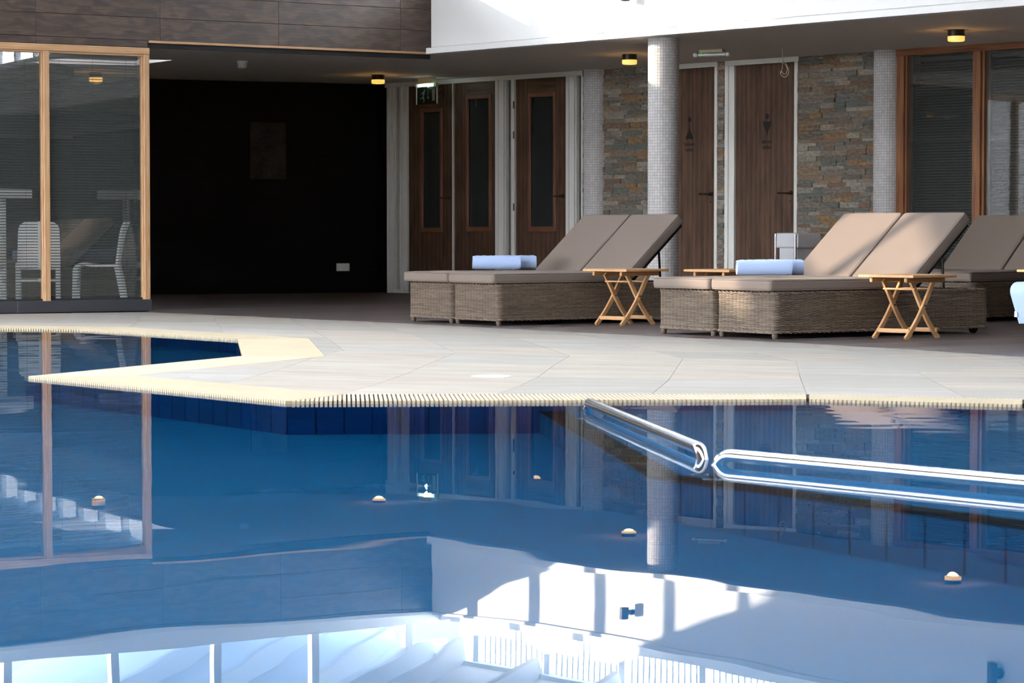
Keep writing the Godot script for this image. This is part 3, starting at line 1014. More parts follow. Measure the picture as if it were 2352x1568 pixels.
# ------------------------------------------------------------------ fascias above the wing and the clerestory
func build_fascias() -> void:
	# timber clad wall: boards in courses with open joints
	var clad := thing("wall_timber", frame_wood, "dark brown timber panels above the glazed room", "wall", "", "structure")
	part(clad, "backing", slab(-27, 0, 2.575, TOP, -0.06, -0.022), M.channel)
	part(clad, "backing", slab(-27, -8.81, -0.1, 2.575, -0.06, -0.022), M.channel)
	var cols := [0.0, 0.384, 1.854, 3.205, 4.55, 5.9, 7.25, 8.6, 9.95, 11.3, 12.65, 14.0, 15.35, 16.7, 18.05, 19.4, 20.75, 22.1, 23.45, 24.8, 27.0]
	var rows := [2.575, 2.648, 2.876, 3.104, 3.332, TOP]
	for i in cols.size() - 1:
		for j in rows.size() - 1:
			var q0: float = cols[i]
			var q1: float = cols[i + 1]
			var lo: float = rows[j]
			if j == 0:
				if q1 <= 3.33:
					continue
				q0 = maxf(q0, 3.345)
			var mb := MB.new()
			mb.span(-q1 + 0.0015, -q0 - 0.0015, lo + 0.0015, rows[j + 1] - 0.0015, -0.022, 0.0, 0.0012, Vector2(rng.randf() * 3, rng.randf()))
			part(clad, "panel", mb.mesh(), M.panel_wood)
	for i in range(7, cols.size() - 1):
		for j in 11:
			var mb := MB.new()
			mb.span(-cols[i + 1] + 0.0015, -maxf(cols[i], 8.81) - 0.0015, -0.08 + j * 0.2414 + 0.0015, -0.08 + (j + 1) * 0.2414 - 0.0015, -0.022, 0.0, 0.0012, Vector2(rng.randf() * 3, rng.randf()))
			if cols[i + 1] > 8.81:
				part(clad, "panel", mb.mesh(), M.panel_wood)
	var tr := MB.new()
	tr.span(-3.335, 0.02, 2.622, 2.648, -0.075, 0.012, 0.003)
	solo("trim_1", tr.mesh(), M.pine, frame_wood, "thin pale wood strip under the dark timber panels", "trim", "", "structure")
	solo("trim_2", slab(-27, 0.0, TOP - 0.02, TOP + 0.03, -SETBACK - 0.1, 0.03, 0.004), M.white_paint, frame_wood, "white ledge capping the dark timber panels", "trim", "", "structure")
	# white wall with a projecting lower lip
	var white := thing("wall_white", frame_white, "white painted wall band above the lounger terrace", "wall", "", "structure")
	part(white, "wall_face", slab(0, 28, 2.705, TOP, -0.05, 0.0), M.white_paint)
	part(white, "shadow_gap", slab(0, 28, 2.69, 2.705, -0.05, -0.02), M.white_paint)
	part(white, "lip", slab(0, 28, CEIL - 0.004, 2.69, -0.08, 0.075, 0.004), M.white_paint)
	solo("trim_3", slab(0.0, 28, TOP - 0.02, TOP + 0.03, -SETBACK - 0.1, 0.03, 0.004), M.white_paint, frame_white, "white ledge capping the white wall band", "trim", "", "structure")
	# clerestory over the timber wall, set back on the ledge
	var cl := thing("window_1", frame_wood, "row of clerestory windows with white mullions above the timber panels", "window", "", "structure")
	part(cl, "sill", slab(-27, 0.4, TOP, 3.61, -SETBACK - 0.1, -SETBACK), M.white_paint)
	var z0 := -SETBACK - 0.06
	var qs := [0.1]
	for k in range(1, 13):
		qs.append(0.1 + 1.166 * k)
	for q in qs:
		part(cl, "mullion", slab(-q - 0.045, -q + 0.045, 3.61, minf(3.83 + 0.36 * q, 4.88), -SETBACK - 0.1, -SETBACK, 0.004), M.white_paint)
	for k in qs.size() - 1:
		var b0: float = qs[k] + 0.045
		var b1: float = qs[k + 1] - 0.045
		var pm := MB.new()
		pm.face([Vector3(-b1, 3.61, z0), Vector3(-b0, 3.61, z0), Vector3(-b0, minf(3.83 + 0.36 * b0, 4.88), z0), Vector3(-b1, minf(3.83 + 0.36 * b1, 4.88), z0)], Vector3(-b1, 3.7, z0 - 1))
		part(cl, "pane", pm.mesh(), M.glass)
	var qe: float = qs[qs.size() - 1]
	var lint := MB.new()
	lint.plate(p2([[0.4, 3.83], [0.0, 3.83], [-2.917, 4.88], [-qe, 4.88], [-qe, roof_y(qe * 0.992) + 0.4], [-8.07, roof_y(8.0) + 0.3], [0.4, 3.99]]), -SETBACK - 0.1, -SETBACK)
	part(cl, "lintel", lint.mesh(), M.white_paint)
	var gable := thing("wall_gable", frame_wood, "white gable wall left of the clerestory windows", "wall", "", "structure")
	var full := MB.new()
	full.plate(p2([[-qe, 3.6], [-qe, roof_y(qe * 0.992) + 0.4], [-27, roof_y(26.8) + 0.4], [-27, 3.6]]), -SETBACK - 0.1, -SETBACK)
	part(gable, "wall_face", full.mesh(), M.white_paint)
	# clerestory over the white wall
	var cw := thing("window_2", frame_white, "row of clerestory windows with white mullions above the white wall", "window", "", "structure")
	part(cw, "sill", slab(-0.3, 28, TOP, 3.58, -SETBACK - 0.1, -SETBACK), M.white_paint)
	part(cw, "lintel", slab(-0.3, 28, 3.92, 4.06, -SETBACK - 0.1, -SETBACK + 0.06), M.white_paint)
	for k in 24:
		var t := 0.36 + k * 1.17
		part(cw, "mullion", slab(t - 0.045, t + 0.045, 3.58, 3.92, -SETBACK - 0.1, -SETBACK, 0.004), M.white_paint)
		var pm := MB.new()
		pm.face([Vector3(t + 0.045, 3.58, z0), Vector3(t + 1.125, 3.58, z0), Vector3(t + 1.125, 3.92, z0), Vector3(t + 0.045, 3.92, z0)], Vector3(t, 3.6, z0 - 1))
		part(cw, "pane", pm.mesh(), M.glass)
		if k < 8:
			for r in 12:
				part(cw, "glazing_rib", slab(t + 0.1 + r * 0.085, t + 0.125 + r * 0.085, 3.58, 3.92, z0 + 0.01, z0 + 0.014), M.white_paint)
	# cylindrical up-and-down lights on the white wall
	wall_light(3.2, "dark grey cylinder wall light near the middle of the white wall")
	wall_light(7.86, "dark grey cylinder wall light further right on the white wall")

func wall_light(t: float, label: String) -> void:
	var l := thing("wall_light", frame_white * Transform3D(Basis.IDENTITY, Vector3(t, 2.985, 0.0)), label, "wall light", "cylinder wall lights on the white wall")
	var b := MB.new()
	b.lathe([Vector2(0.0, 0.012), Vector2(0.034, 0.012), Vector2(0.036, 0.0), Vector2(0.044, 0.0), Vector2(0.045, 0.004), Vector2(0.045, 0.158), Vector2(0.043, 0.162), Vector2(0.036, 0.162), Vector2(0.034, 0.15), Vector2(0.0, 0.15)], 24)
	part(l, "body", b.mesh(), M.dark_metal, Transform3D(Basis.IDENTITY, Vector3(0, 0, 0.105)))
	var a := MB.new()
	a.lathe([Vector2(0.0, 0.0), Vector2(0.042, 0.0), Vector2(0.042, 0.02), Vector2(0.02, 0.026), Vector2(0.018, 0.075)], 20, Transform3D(Basis(Vector3.RIGHT, PI / 2), Vector3(0, 0.08, 0.0)))
	part(l, "bracket", a.mesh(), M.dark_metal)

# ------------------------------------------------------------------ wall with the doors, stone facing and right-hand windows
func build_door_wall() -> void:
	var D := frame_wall
	var body := thing("wall_back", D, "white framed back wall holding the doors", "wall", "", "structure")
	# solid masses behind stone and beside the doors; header over everything
	part(body, "header", slab(-7.2, 1.47, 2.575, CEIL, -0.16, 0.0), M.frame_white)
	part(body, "mass", slab(-3.44, -2.2, FLOOR, 2.575, -0.2, -0.03), M.grout_dark)
	part(body, "mass", slab(-1.182, -1.066, FLOOR, 2.575, -0.2, -0.03), M.grout_dark)
	part(body, "mass", slab(0.04, 1.5, FLOOR, 2.575, -0.2, -0.03), M.grout_dark)
	part(body, "mass", slab(6.2, 24.0, FLOOR, CEIL, -0.2, 0.0), M.black_panel)
	# white posts
	for q in [[-7.15, -7.0], [-6.89, -6.727], [-5.832, -5.818], [-5.004, -4.843], [-4.705, -4.643], [-3.712, -3.56], [-3.44, -3.41], [-2.2, -2.133], [-1.227, -1.182], [-1.066, -0.913], [-0.009, 0.04]]:
		part(body, "post", slab(q[0], q[1], FLOOR, 2.575, -0.12, 0.012, 0.004), M.frame_white)
		if q[1] - q[0] > 0.1:
			part(body, "post_bead", slab(q[0] + 0.045, q[0] + 0.07, FLOOR, 2.575, 0.012, 0.026, 0.003), M.frame_white)
	# sidelights
	var wn := 3
	for q in [[-7.0, -6.89, "narrow glass sidelight beside the dark wall"], [-4.843, -4.705, "narrow glass sidelight between the double door and the single door"], [-3.56, -3.44, "narrow glass sidelight beside the stone facing"]]:
		var s := thing("window_%d" % wn, D * Transform3D(Basis.IDENTITY, Vector3((q[0] + q[1]) / 2, FLOOR, 0)), q[2], "window", "", "structure")
		wn += 1
		var hw: float = (q[1] - q[0]) / 2
		part(s, "pane", slab(-hw, hw, 0.04, 2.655, -0.075, -0.067), M.glass)
		part(s, "bottom_rail", slab(-hw, hw, 0.0, 0.05, -0.11, 0.0), M.frame_white)
		part(s, "bead", slab(-hw, -hw + 0.018, 0.05, 2.655, -0.06, -0.01), M.frame_white)
	# part-glazed doors
	glazed_door("door_1", -6.724, -5.834, -6.47, -6.06, 0.722, 2.27, 1, "left leaf of the brown double door with a glass panel", false)
	glazed_door("door_2", -5.816, -5.007, -5.575, -5.115, 0.735, 2.405, 0, "right leaf of the brown double door with a glass panel", false)
	glazed_door("door_3", -4.64, -3.715, -4.405, -3.925, 0.735, 2.385, 1, "single brown door with a tall glass panel beside the stone facing", true)
	toilet_door("door_4", -2.13, -1.23, false, "brown ribbed toilet door with a black woman symbol", "Dames")
	toilet_door("door_5", -0.91, -0.012, true, "brown ribbed toilet door with a black man symbol", "Heren")
	# split-stone facing
	stone_facing("wall_stone", -3.41, -2.2, "rough split stone facing left of the round column")
	stone_facing("wall_stone", -1.18, -1.068, "narrow strip of rough split stone between the toilet doors")
	stone_facing("wall_stone", 0.042, 1.19, "rough split stone facing right of the toilet doors")
	# windows on the right
	var win := thing("window_6", D * Transform3D(Basis.IDENTITY, Vector3(1.47, FLOOR, 0)), "reddish wood framed windows with dark blinds behind the right loungers", "window", "", "structure")
	part(win, "top_rail", slab(0.0, 4.75, 2.64, 2.71, -0.1, 0.05, 0.004), M.cedar)
	part(win, "bottom_rail", slab(0.0, 4.75, 0.0, 0.1, -0.1, 0.05, 0.004), M.cedar)
	for x in [0.01, 1.024, 2.04, 3.06, 4.1]:
		part(win, "post", slab(x, x + 0.1, 0.1, 2.64, -0.1, 0.05, 0.004), M.cedar)
	for x in [0.1, 1.124, 2.14, 3.16]:
		part(win, "rebate", slab(x, x + 0.03, 0.1, 2.64, -0.08, 0.02), M.cedar)
		part(win, "pane", slab(x + 0.03, x + 0.924, 0.1, 2.64, -0.012, -0.004), M.glass)
	var sm := slab(0.0, 0.88, -0.0006, 0.0006, -0.0125, 0.0125)
	for x in [0.12, 1.144, 2.16]:
		var bl := thing("window_blind", D * Transform3D(Basis.IDENTITY, Vector3(1.47 + x, FLOOR, -0.13)), ["dark venetian blind behind the first right-hand window pane", "dark venetian blind behind the second right-hand window pane", "dark venetian blind behind the third right-hand window pane"][int(x)], "blind", "venetian blinds on the right")
		part(bl, "head_rail", slab(0.0, 0.89, 2.58, 2.62, -0.02, 0.02), M.blind)
		for k in 84:
			part(bl, "slat", sm, M.blind, Transform3D(Basis(Vector3.RIGHT, deg_to_rad(38)), Vector3(0, 0.14 + k * 0.029, 0)))
		part(bl, "ladder_cord", slab(0.2, 0.202, 0.12, 2.58, 0.012, 0.013), M.blind)
		part(bl, "ladder_cord", slab(0.66, 0.662, 0.12, 2.58, 0.012, 0.013), M.blind)
	# dark rooms behind the doors and the right-hand windows
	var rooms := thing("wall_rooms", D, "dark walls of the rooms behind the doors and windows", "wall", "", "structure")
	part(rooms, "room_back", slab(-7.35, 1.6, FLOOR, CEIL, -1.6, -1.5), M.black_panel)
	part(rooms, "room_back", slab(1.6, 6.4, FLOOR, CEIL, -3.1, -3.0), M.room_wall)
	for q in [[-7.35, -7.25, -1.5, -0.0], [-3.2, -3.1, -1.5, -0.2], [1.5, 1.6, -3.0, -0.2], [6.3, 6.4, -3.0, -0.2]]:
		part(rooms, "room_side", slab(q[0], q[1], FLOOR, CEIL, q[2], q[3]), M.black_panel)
	# dark wall on the left
	var dk := thing("wall_dark", frame_dark, "black panelled wall at the far left of the terrace", "wall", "", "structure")
	for k in 9:
		part(dk, "panel", slab(-3.3, 0.2, FLOOR + k * 0.3012 + 0.001, FLOOR + (k + 1) * 0.3012 - 0.001, -0.02, 0.0, 0.001), M.black_panel)
	part(dk, "backing", slab(-3.3, 0.6, FLOOR, CEIL, -0.15, -0.02), M.black_panel)
	solo("wall_room", slab(0.0, 8.0, FLOOR, CEIL, -0.15, 0.0), M.room_wall, frame(Vector3(-8.8, 0, -40.5), Vector3(0.5, 0, 0.86)), "dim wall at the back of the glazed room", "wall", "", "structure")
	var pic := thing("picture", frame_dark * Transform3D(Basis.IDENTITY, Vector3(-1.648, 1.382, 0.0)), "small unframed abstract canvas in dim browns on the black wall", "picture")
	part(pic, "canvas", slab(-0.243, 0.243, 0.0, 0.73, 0.0, 0.025, 0.002), M.canvas)
	var so := thing("power_socket", frame_dark * Transform3D(Basis.IDENTITY, Vector3(-0.625, 0.2, 0.0)), "white double power socket low on the black wall", "socket")
	part(so, "plate", slab(-0.09, 0.09, 0.0, 0.1, 0.0, 0.012, 0.003), M.white_plastic)
	for x in [-0.043, 0.043]:
		var b := MB.new()
		b.lathe([Vector2(0.0, 0.002), Vector2(0.024, 0.002), Vector2(0.026, 0.006), Vector2(0.032, 0.006), Vector2(0.032, 0.0)], 18, Transform3D(Basis(Vector3.RIGHT, PI / 2), Vector3(x, 0.05, 0.012)))
		part(so, "outlet", b.mesh(), M.white_plastic)

func lever(parent: Node, x: float, y: float, dir: float) -> void:
	var h := part(parent, "handle", lever_mesh(dir), M.brass, Transform3D(Basis.IDENTITY, Vector3(x, y, 0.0)))
	var e := MB.new()
	e.lathe([Vector2(0.0, 0.006), Vector2(0.008, 0.006), Vector2(0.009, 0.0)], 12, Transform3D(Basis(Vector3.RIGHT, PI / 2), Vector3(0, -0.09, 0.008)))
	part(h, "keyhole", e.mesh(), M.brass)

func lever_mesh(dir: float) -> ArrayMesh:
	var b := MB.new()
	b.lathe([Vector2(0.0, 0.01), Vector2(0.024, 0.01), Vector2(0.026, 0.0)], 18, Transform3D(Basis(Vector3.RIGHT, PI / 2), Vector3.ZERO))
	b.tube([Vector3(0, 0, 0.0), Vector3(0, 0, 0.045), Vector3(dir * 0.012, 0, 0.056), Vector3(dir * 0.14, 0, 0.056)], 0.0095, 10)
	return b.mesh()

func glazed_door(called: String, a: float, b: float, g0: float, g1: float, y0: float, y1: float, handle_right: int, label: String, hinges: bool) -> void:
	var cx := (a + b) / 2
	var d := thing(called, frame_wall * Transform3D(Basis.IDENTITY, Vector3(cx, FLOOR, 0)), label, "door", "", "structure")
	var hw := (b - a) / 2
	y0 -= FLOOR
	y1 -= FLOOR
	g0 -= cx
	g1 -= cx
	var lf := MB.new()
	lf.span(-hw + 0.002, g0, 0.012, 2.65, -0.06, -0.016, 0.001, Vector2(rng.randf(), rng.randf()))
	lf.span(g1, hw - 0.002, 0.012, 2.65, -0.06, -0.016, 0.001, Vector2(rng.randf(), rng.randf()))
	lf.span(g0, g1, 0.012, y0, -0.06, -0.016, 0.0, Vector2(rng.randf(), rng.randf()))
	lf.span(g0, g1, y1, 2.65, -0.06, -0.016, 0.0, Vector2(rng.randf(), rng.randf()))
	part(d, "leaf", lf.mesh(), M.veneer)
	var mo := MB.new()
	mo.span(g0 - 0.015, g0 + 0.035, y0 - 0.015, y1 + 0.015, -0.03, -0.004, 0.006)
	mo.span(g1 - 0.035, g1 + 0.015, y0 - 0.015, y1 + 0.015, -0.03, -0.004, 0.006)
	mo.span(g0, g1, y0 - 0.02, y0 + 0.04, -0.03, -0.0045, 0.006)
	mo.span(g0, g1, y1 - 0.04, y1 + 0.015, -0.03, -0.0045, 0.006)
	part(d, "glazing_bead", mo.mesh(), M.moulding)
	part(d, "pane", slab(g0, g1, y0, y1, -0.043, -0.037), M.glass)
	if handle_right:
		lever(d, hw - 0.055, 1.223, -1.0)
	if hinges:
		for y in [2.3, 1.93, 1.05]:
			var h := MB.new()
			h.lathe([Vector2(0.0, 0.0), Vector2(0.009, 0.0), Vector2(0.009, 0.09), Vector2(0.0, 0.09)], 10, Transform3D(Basis.IDENTITY, Vector3(-hw - 0.004, y, 0.02)))
			part(d, "hinge", h.mesh(), M.brass)

func toilet_door(called: String, a: float, b: float, man: bool, label: String, word: String) -> void:
	var cx := (a + b) / 2
	var hw := (b - a) / 2
	var d := thing(called, frame_wall * Transform3D(Basis.IDENTITY, Vector3(cx, FLOOR, 0)), label, "door", "", "structure")
	var edges := [-hw + 0.003, -hw + 0.16, -hw + 0.36, -hw + 0.54, -hw + 0.72, hw - 0.003]
	for i in 5:
		var mb := MB.new()
		mb.span(edges[i] + 0.001, edges[i + 1] - 0.001, 0.012, 2.65, -0.06, -0.012, 0.002, Vector2(rng.randf(), rng.randf()))
		part(d, "leaf_board", mb.mesh(), M.veneer)
	part(d, "leaf_core", slab(-hw + 0.003, hw - 0.003, 0.012, 2.65, -0.058, -0.016), M.moulding)
	lever(d, hw - 0.05, 1.223, -1.0)
	# pictogram
	var ix := 0.03 if man else 0.04
	var iy := 1.856
	var ic := MB.new()
	var head := PackedVector2Array()
	for k in 16:
		head.append(Vector2(ix + 0.026 * cos(TAU * k / 16), iy + 0.215 + 0.03 * sin(TAU * k / 16)))
	ic.plate(head, -0.012, -0.009)
	if man:
		ic.plate(p2([[ix - 0.065, iy + 0.165], [ix - 0.02, iy + 0.155], [ix, iy + 0.165], [ix + 0.02, iy + 0.155], [ix + 0.065, iy + 0.165], [ix + 0.045, iy + 0.1], [ix + 0.012, iy + 0.05], [ix, iy - 0.01], [ix - 0.012, iy + 0.05], [ix - 0.045, iy + 0.1]]), -0.012, -0.009)
	else:
		ic.plate(p2([[ix, iy + 0.17], [ix + 0.01, iy + 0.1], [ix + 0.03, iy + 0.06], [ix + 0.06, iy + 0.01], [ix + 0.05, iy - 0.01], [ix, iy + 0.0], [ix - 0.05, iy - 0.01], [ix - 0.06, iy + 0.01], [ix - 0.03, iy + 0.06], [ix - 0.01, iy + 0.1]]), -0.012, -0.009)
	part(d, "pictogram", ic.mesh(), M.print_black)
	var font := SystemFont.new()
	font.font_names = PackedStringArray(["Droid Sans"])
	font.font_weight = 700
	for k in 2:
		var tm := TextMesh.new()
		tm.text = word if k == 0 else "toilet"
		tm.font = font
		tm.font_size = 32
		tm.pixel_size = 0.0016
		tm.depth = 0.002
		part(d, "lettering", tm, M.print_black, Transform3D(Basis.IDENTITY, Vector3(ix, iy - 0.065 - k * 0.062, -0.01)))

func stone_facing(called: String, a: float, b: float, label: String) -> void:
	var w := thing(called, frame_wall * Transform3D(Basis.IDENTITY, Vector3((a + b) / 2, FLOOR, 0)), label, "wall", "split stone facings", "structure")
	var off := (a + b) / 2
	var y := 0.0
	var variants := {}
	while y < 2.70:
		var h: float = [0.036, 0.05, 0.044, 0.06][rng.randi_range(0, 3)]
		h = minf(h, 2.708 - y)
		if 2.708 - y - h < 0.03:
			h = 2.708 - y
		var x := a + rng.randf() * 0.012
		while x < b - 0.02:
			var l: float = [0.16, 0.22, 0.27, 0.33, 0.38, 0.19][rng.randi_range(0, 5)]
			if b - x - l < 0.07:
				l = b - x - rng.randf() * 0.012
			var pr := 0.002 + rng.randf() * 0.022
			var mb := MB.new()
			# uneven split face
			var n1 := maxi(2, int(l / 0.07))
			var grid := []
			for i in n1 + 1:
				var colm := []
				for j in 3:
					var edge := i == 0 or i == n1 or j != 1
					colm.append(Vector3(x - off + 0.0008 + (l - 0.0016) * i / n1, y + 0.0008 + (h - 0.0016) * j / 2.0, pr - (0.004 if edge else 0.0) + rng.randf_range(-0.003, 0.003)))
				grid.append(colm)
			for i in n1:
				for j in 2:
					var mid: Vector3 = (grid[i][j] + grid[i + 1][j + 1]) / 2 - Vector3(0, 0, 1)
					mb.face([grid[i][j], grid[i + 1][j], grid[i + 1][j + 1]], mid)
					mb.face([grid[i][j], grid[i + 1][j + 1], grid[i][j + 1]], mid)
			var back := Vector3(0, 0, -0.03)
			var cc := Vector3(x - off + l / 2, y + h / 2, -0.01)
			for i in n1:
				for j in [0, 2]:
					var p0: Vector3 = grid[i][j]
					var p1: Vector3 = grid[i + 1][j]
					mb.face([p0, p1, Vector3(p1.x, p1.y, -0.03), Vector3(p0.x, p0.y, -0.03)], cc)
			for i in [0, n1]:
				for j in 2:
					var p0: Vector3 = grid[i][j]
					var p1: Vector3 = grid[i][j + 1]
					mb.face([p0, p1, Vector3(p1.x, p1.y, -0.03), Vector3(p0.x, p0.y, -0.03)], cc)
			part(w, "stone", mb.mesh(), M["ledge_%d" % rng.randi_range(0, 9)])
			x += l
		y += h

# ------------------------------------------------------------------ glazed room on the left
func build_glazed_room() -> void:
	var W := frame_wood
	var win := thing("window_7", W * Transform3D(Basis.IDENTITY, Vector3(-3.33, 0, 0)), "pale wood framed corner windows of the room on the left", "window", "", "structure")
	part(win, "top_rail", slab(-5.48, 0.0, 2.505, 2.572, -0.09, 0.012, 0.004), M.pine)
	part(win, "top_bead", slab(-5.48, -0.06, 2.485, 2.507, -0.07, -0.01, 0.002), M.pine)
	part(win, "bottom_rail", slab(-5.48, 0.0, 0.03, 0.055, -0.08, -0.03), M.channel)
	for k in 6:
		var x := -k * 1.083
		part(win, "post", slab(x - 0.062, x, 0.03, 2.505, -0.09, 0.004, 0.004), M.pine)
		part(win, "post_bead", slab(x - 0.074, x - 0.061, 0.03, 2.505, -0.075, -0.02, 0.003), M.pine)
		if k < 5:
			part(win, "pane", slab(x - 1.083, x - 0.07, 0.055, 2.49, -0.052, -0.046), M.glass)
	part(win, "side_pane", slab(-0.045, -0.037, 0.055, 2.505, -6.3, -0.09), M.glass)
	var curb := thing("baseboard_left", W * Transform3D(Basis.IDENTITY, Vector3(-3.33, FLOOR, 0)), "dark slate kerb under the pale wood windows", "kerb", "", "structure")
	for k in 4:
		part(curb, "kerb_stone", slab(-(k + 1) * 1.45 + 0.003, -k * 1.45, 0.0, 0.115, -0.2, 0.03, 0.003), M.slate)
	part(curb, "joint", slab(-5.8, 0, 0.0, 0.112, -0.2, 0.026), M.grout_light)
	# blinds
	var sm := slab(0.0, 0.99, -0.0006, 0.0006, -0.0125, 0.0125)
	for k in 4:
		var bl := thing("window_blind", W * Transform3D(Basis.IDENTITY, Vector3(-3.33 - (k + 1) * 1.083 + 0.012, FLOOR, -0.12)), ["dark venetian blind in the window pane next to the corner post", "dark venetian blind in the second window pane from the corner post", "dark venetian blind in the third window pane from the corner post", "dark venetian blind in the fourth window pane from the corner post"][k], "blind", "venetian blinds of the glazed room")
		part(bl, "head_rail", slab(0.0, 0.99, 2.53, 2.575, -0.02, 0.02), M.blind)
		for i in 85:
			part(bl, "slat", sm, M.blind, Transform3D(Basis(Vector3.RIGHT, deg_to_rad(18)), Vector3(0, 0.13 + i * 0.0285, 0)))
		for x in [0.14, 0.5, 0.86]:
			part(bl, "ladder_cord", slab(x, x + 0.002, 0.11, 2.53, 0.012, 0.013), M.blind)

# ------------------------------------------------------------------ mosaic columns
func build_columns() -> void:
	var r := 0.155
	var hgt := CEIL - FLOOR
	var core := MB.new()
	core.lathe([Vector2(0.0, 0.0), Vector2(r - 0.002, 0.0), Vector2(r - 0.002, hgt), Vector2(0.0, hgt)], 40)
	var core_mesh := core.mesh()
	var tiles := MB.new()
	var around := 34
	var pitch := TAU * r / around
	var rows := int(hgt / pitch)
	var ph := hgt / rows
	for k in around:
		var a0 := TAU * (k + 0.04) / around
		var a1 := TAU * (k + 0.96) / around
		for j in rows:
			var tone := rng.randf_range(0.50, 0.60)
			tiles.col = Color(tone, tone * 0.975, tone * 0.96)
			var y0 := j * ph + ph * 0.04
			var y1 := (j + 1) * ph - ph * 0.04
			var p := []
			for q in [[a0, y0], [a1, y0], [a1, y1], [a0, y1]]:
				p.append(Vector3(r * cos(q[0]), q[1], r * sin(q[0])))
			var c := Vector3(0, (y0 + y1) / 2, 0)
			tiles.face(p, c)
			for e in 4:
				var u: Vector3 = p[e]
				var w: Vector3 = p[(e + 1) % 4]
				var ui := Vector3(u.x * 0.985, u.y, u.z * 0.985)
				var wi := Vector3(w.x * 0.985, w.y, w.z * 0.985)
				tiles.face([u, w, wi, ui], (p[0] + p[2]) / 2)
	var tile_mesh := tiles.mesh()
	var spots := [Vector3(1.5, FLOOR, -26.37), frame_wall * Vector3(-3.2, FLOOR, -0.02), frame_wall * Vector3(1.33, FLOOR, 0.0)]
	var labels := ["round column in small pale mosaic tiles standing free with a sunlit patch", "round mosaic tiled column set into the stone facing beside the glass doors", "round mosaic tiled column between the stone facing and the reddish windows"]
	for k in 3:
		var c := thing("mosaic_column", Transform3D(Basis(Vector3.UP, 0.3 * k), spots[k]), labels[k], "column", "mosaic columns")
		part(c, "core", core_mesh, M.grout_mauve)
		part(c, "mosaic_tiles", tile_mesh, M.mosaic).set_meta("kind", "stuff")

# ------------------------------------------------------------------ loungers
func rounded_rect(x0: float, x1: float, z0: float, z1: float, r: float, step: float) -> Array:
	# closed outline as [point, outward normal], evenly spaced
	var raw := []
	for c in [[x1 - r, z1 - r, 0.0], [x0 + r, z1 - r, 90.0], [x0 + r, z0 + r, 180.0], [x1 - r, z0 + r, 270.0]]:
		for k in 9:
			var a: float = deg_to_rad(c[2] + k * 11.25)
			raw.append(Vector2(c[0] + r * cos(a), c[1] + r * sin(a)))
	var total := 0.0
	for i in raw.size():
		total += raw[i].distance_to(raw[(i + 1) % raw.size()])
	var cnt := int(round(total / step / 8.0)) * 8
	var out := []
	var seg := 0
	var done := 0.0
	for k in cnt:
		var want := total * k / cnt
		while done + raw[seg].distance_to(raw[(seg + 1) % raw.size()]) < want:
			done += raw[seg].distance_to(raw[(seg + 1) % raw.size()])
			seg += 1
		var a: Vector2 = raw[seg % raw.size()]
		var b: Vector2 = raw[(seg + 1) % raw.size()]
		var p := a.lerp(b, (want - done) / maxf(a.distance_to(b), 1e-6))
		out.append(p)
	return out

func weave(x0: float, x1: float, hz: float, y0: float, y1: float) -> ArrayMesh:
	var b := MB.new()
	var step := 0.0112
	var path := rounded_rect(x0, x1, -hz, hz, 0.045, step)
	var m := path.size()
	var nrm := []
	for i in m:
		var t: Vector2 = (path[(i + 1) % m] - path[(i - 1 + m) % m]).normalized()
		nrm.append(Vector2(t.y, -t.x))
	var rows := int((y1 - y0) / 0.0062)
	var h := (y1 - y0) / rows
	var r2 := RandomNumberGenerator.new()
	r2.seed = 99
	var tones := [Color(0.185, 0.140, 0.098), Color(0.150, 0.112, 0.080), Color(0.215, 0.165, 0.118), Color(0.125, 0.092, 0.066), Color(0.17, 0.125, 0.095)]
	for j in rows:
		var yc := y0 + h * (j + 0.5)
		var first := b.v.size()
		var tone: Color = tones[r2.randi_range(0, 4)]
		for i in m + 1:
			var k := i % m
			if k % 4 == 2 and r2.randf() < 0.35:
				tone = tones[r2.randi_range(0, 4)]
			var ph := PI * i / 4.0 + PI * j
			var dip := cos(ph)
			var off := 0.0065 * dip
			var slope := -0.0065 * sin(ph) * PI / 4.0 / step
			var tall := h * (0.80 + 0.28 * dip)
			var o: Vector2 = nrm[k]
			var tg := Vector2(-o.y, o.x)
			b.col = tone
			for q in [[-0.5, -0.003, -0.8], [-0.28, 0.0, -0.35], [0.28, 0.0, 0.35], [0.5, -0.003, 0.8]]:
				var p: Vector2 = path[k] + o * (off + q[1])
				var out := sqrt(1.0 - q[2] * q[2])
				var nn := Vector3(o.x * out - tg.x * slope * out, q[2], o.y * out - tg.y * slope * out).normalized()
				b.vert(Vector3(p.x, yc + q[0] * tall, p.y), nn, Vector2(i * step, yc))
		for i in m:
			for q in 3:
				var a := first + i * 4 + q
				b.tri(a, a + 1, a + 5)
				b.tri(a, a + 5, a + 4)
	return b.mesh()

func braid(x0: float, x1: float, hz: float, y: float) -> ArrayMesh:
	var b := MB.new()
	var path := rounded_rect(x0, x1, -hz, hz, 0.045, 0.012)
	var m := path.size()
	var tones := [Color(0.185, 0.140, 0.098), Color(0.14, 0.105, 0.075)]
	for s in 2:
		var pts := []
		for i in m:
			var t: Vector2 = (path[(i + 1) % m] - path[(i - 1 + m) % m]).normalized()
			var o := Vector2(t.y, -t.x)
			var ph := TAU * i / 8.0 + PI * s
			var p: Vector2 = path[i] + o * (0.006 * cos(ph))
			pts.append(Vector3(p.x, y + 0.006 * sin(ph), p.y))
		b.col = tones[s]
		b.tube(pts, 0.0068, 6, true)
	return b.mesh()

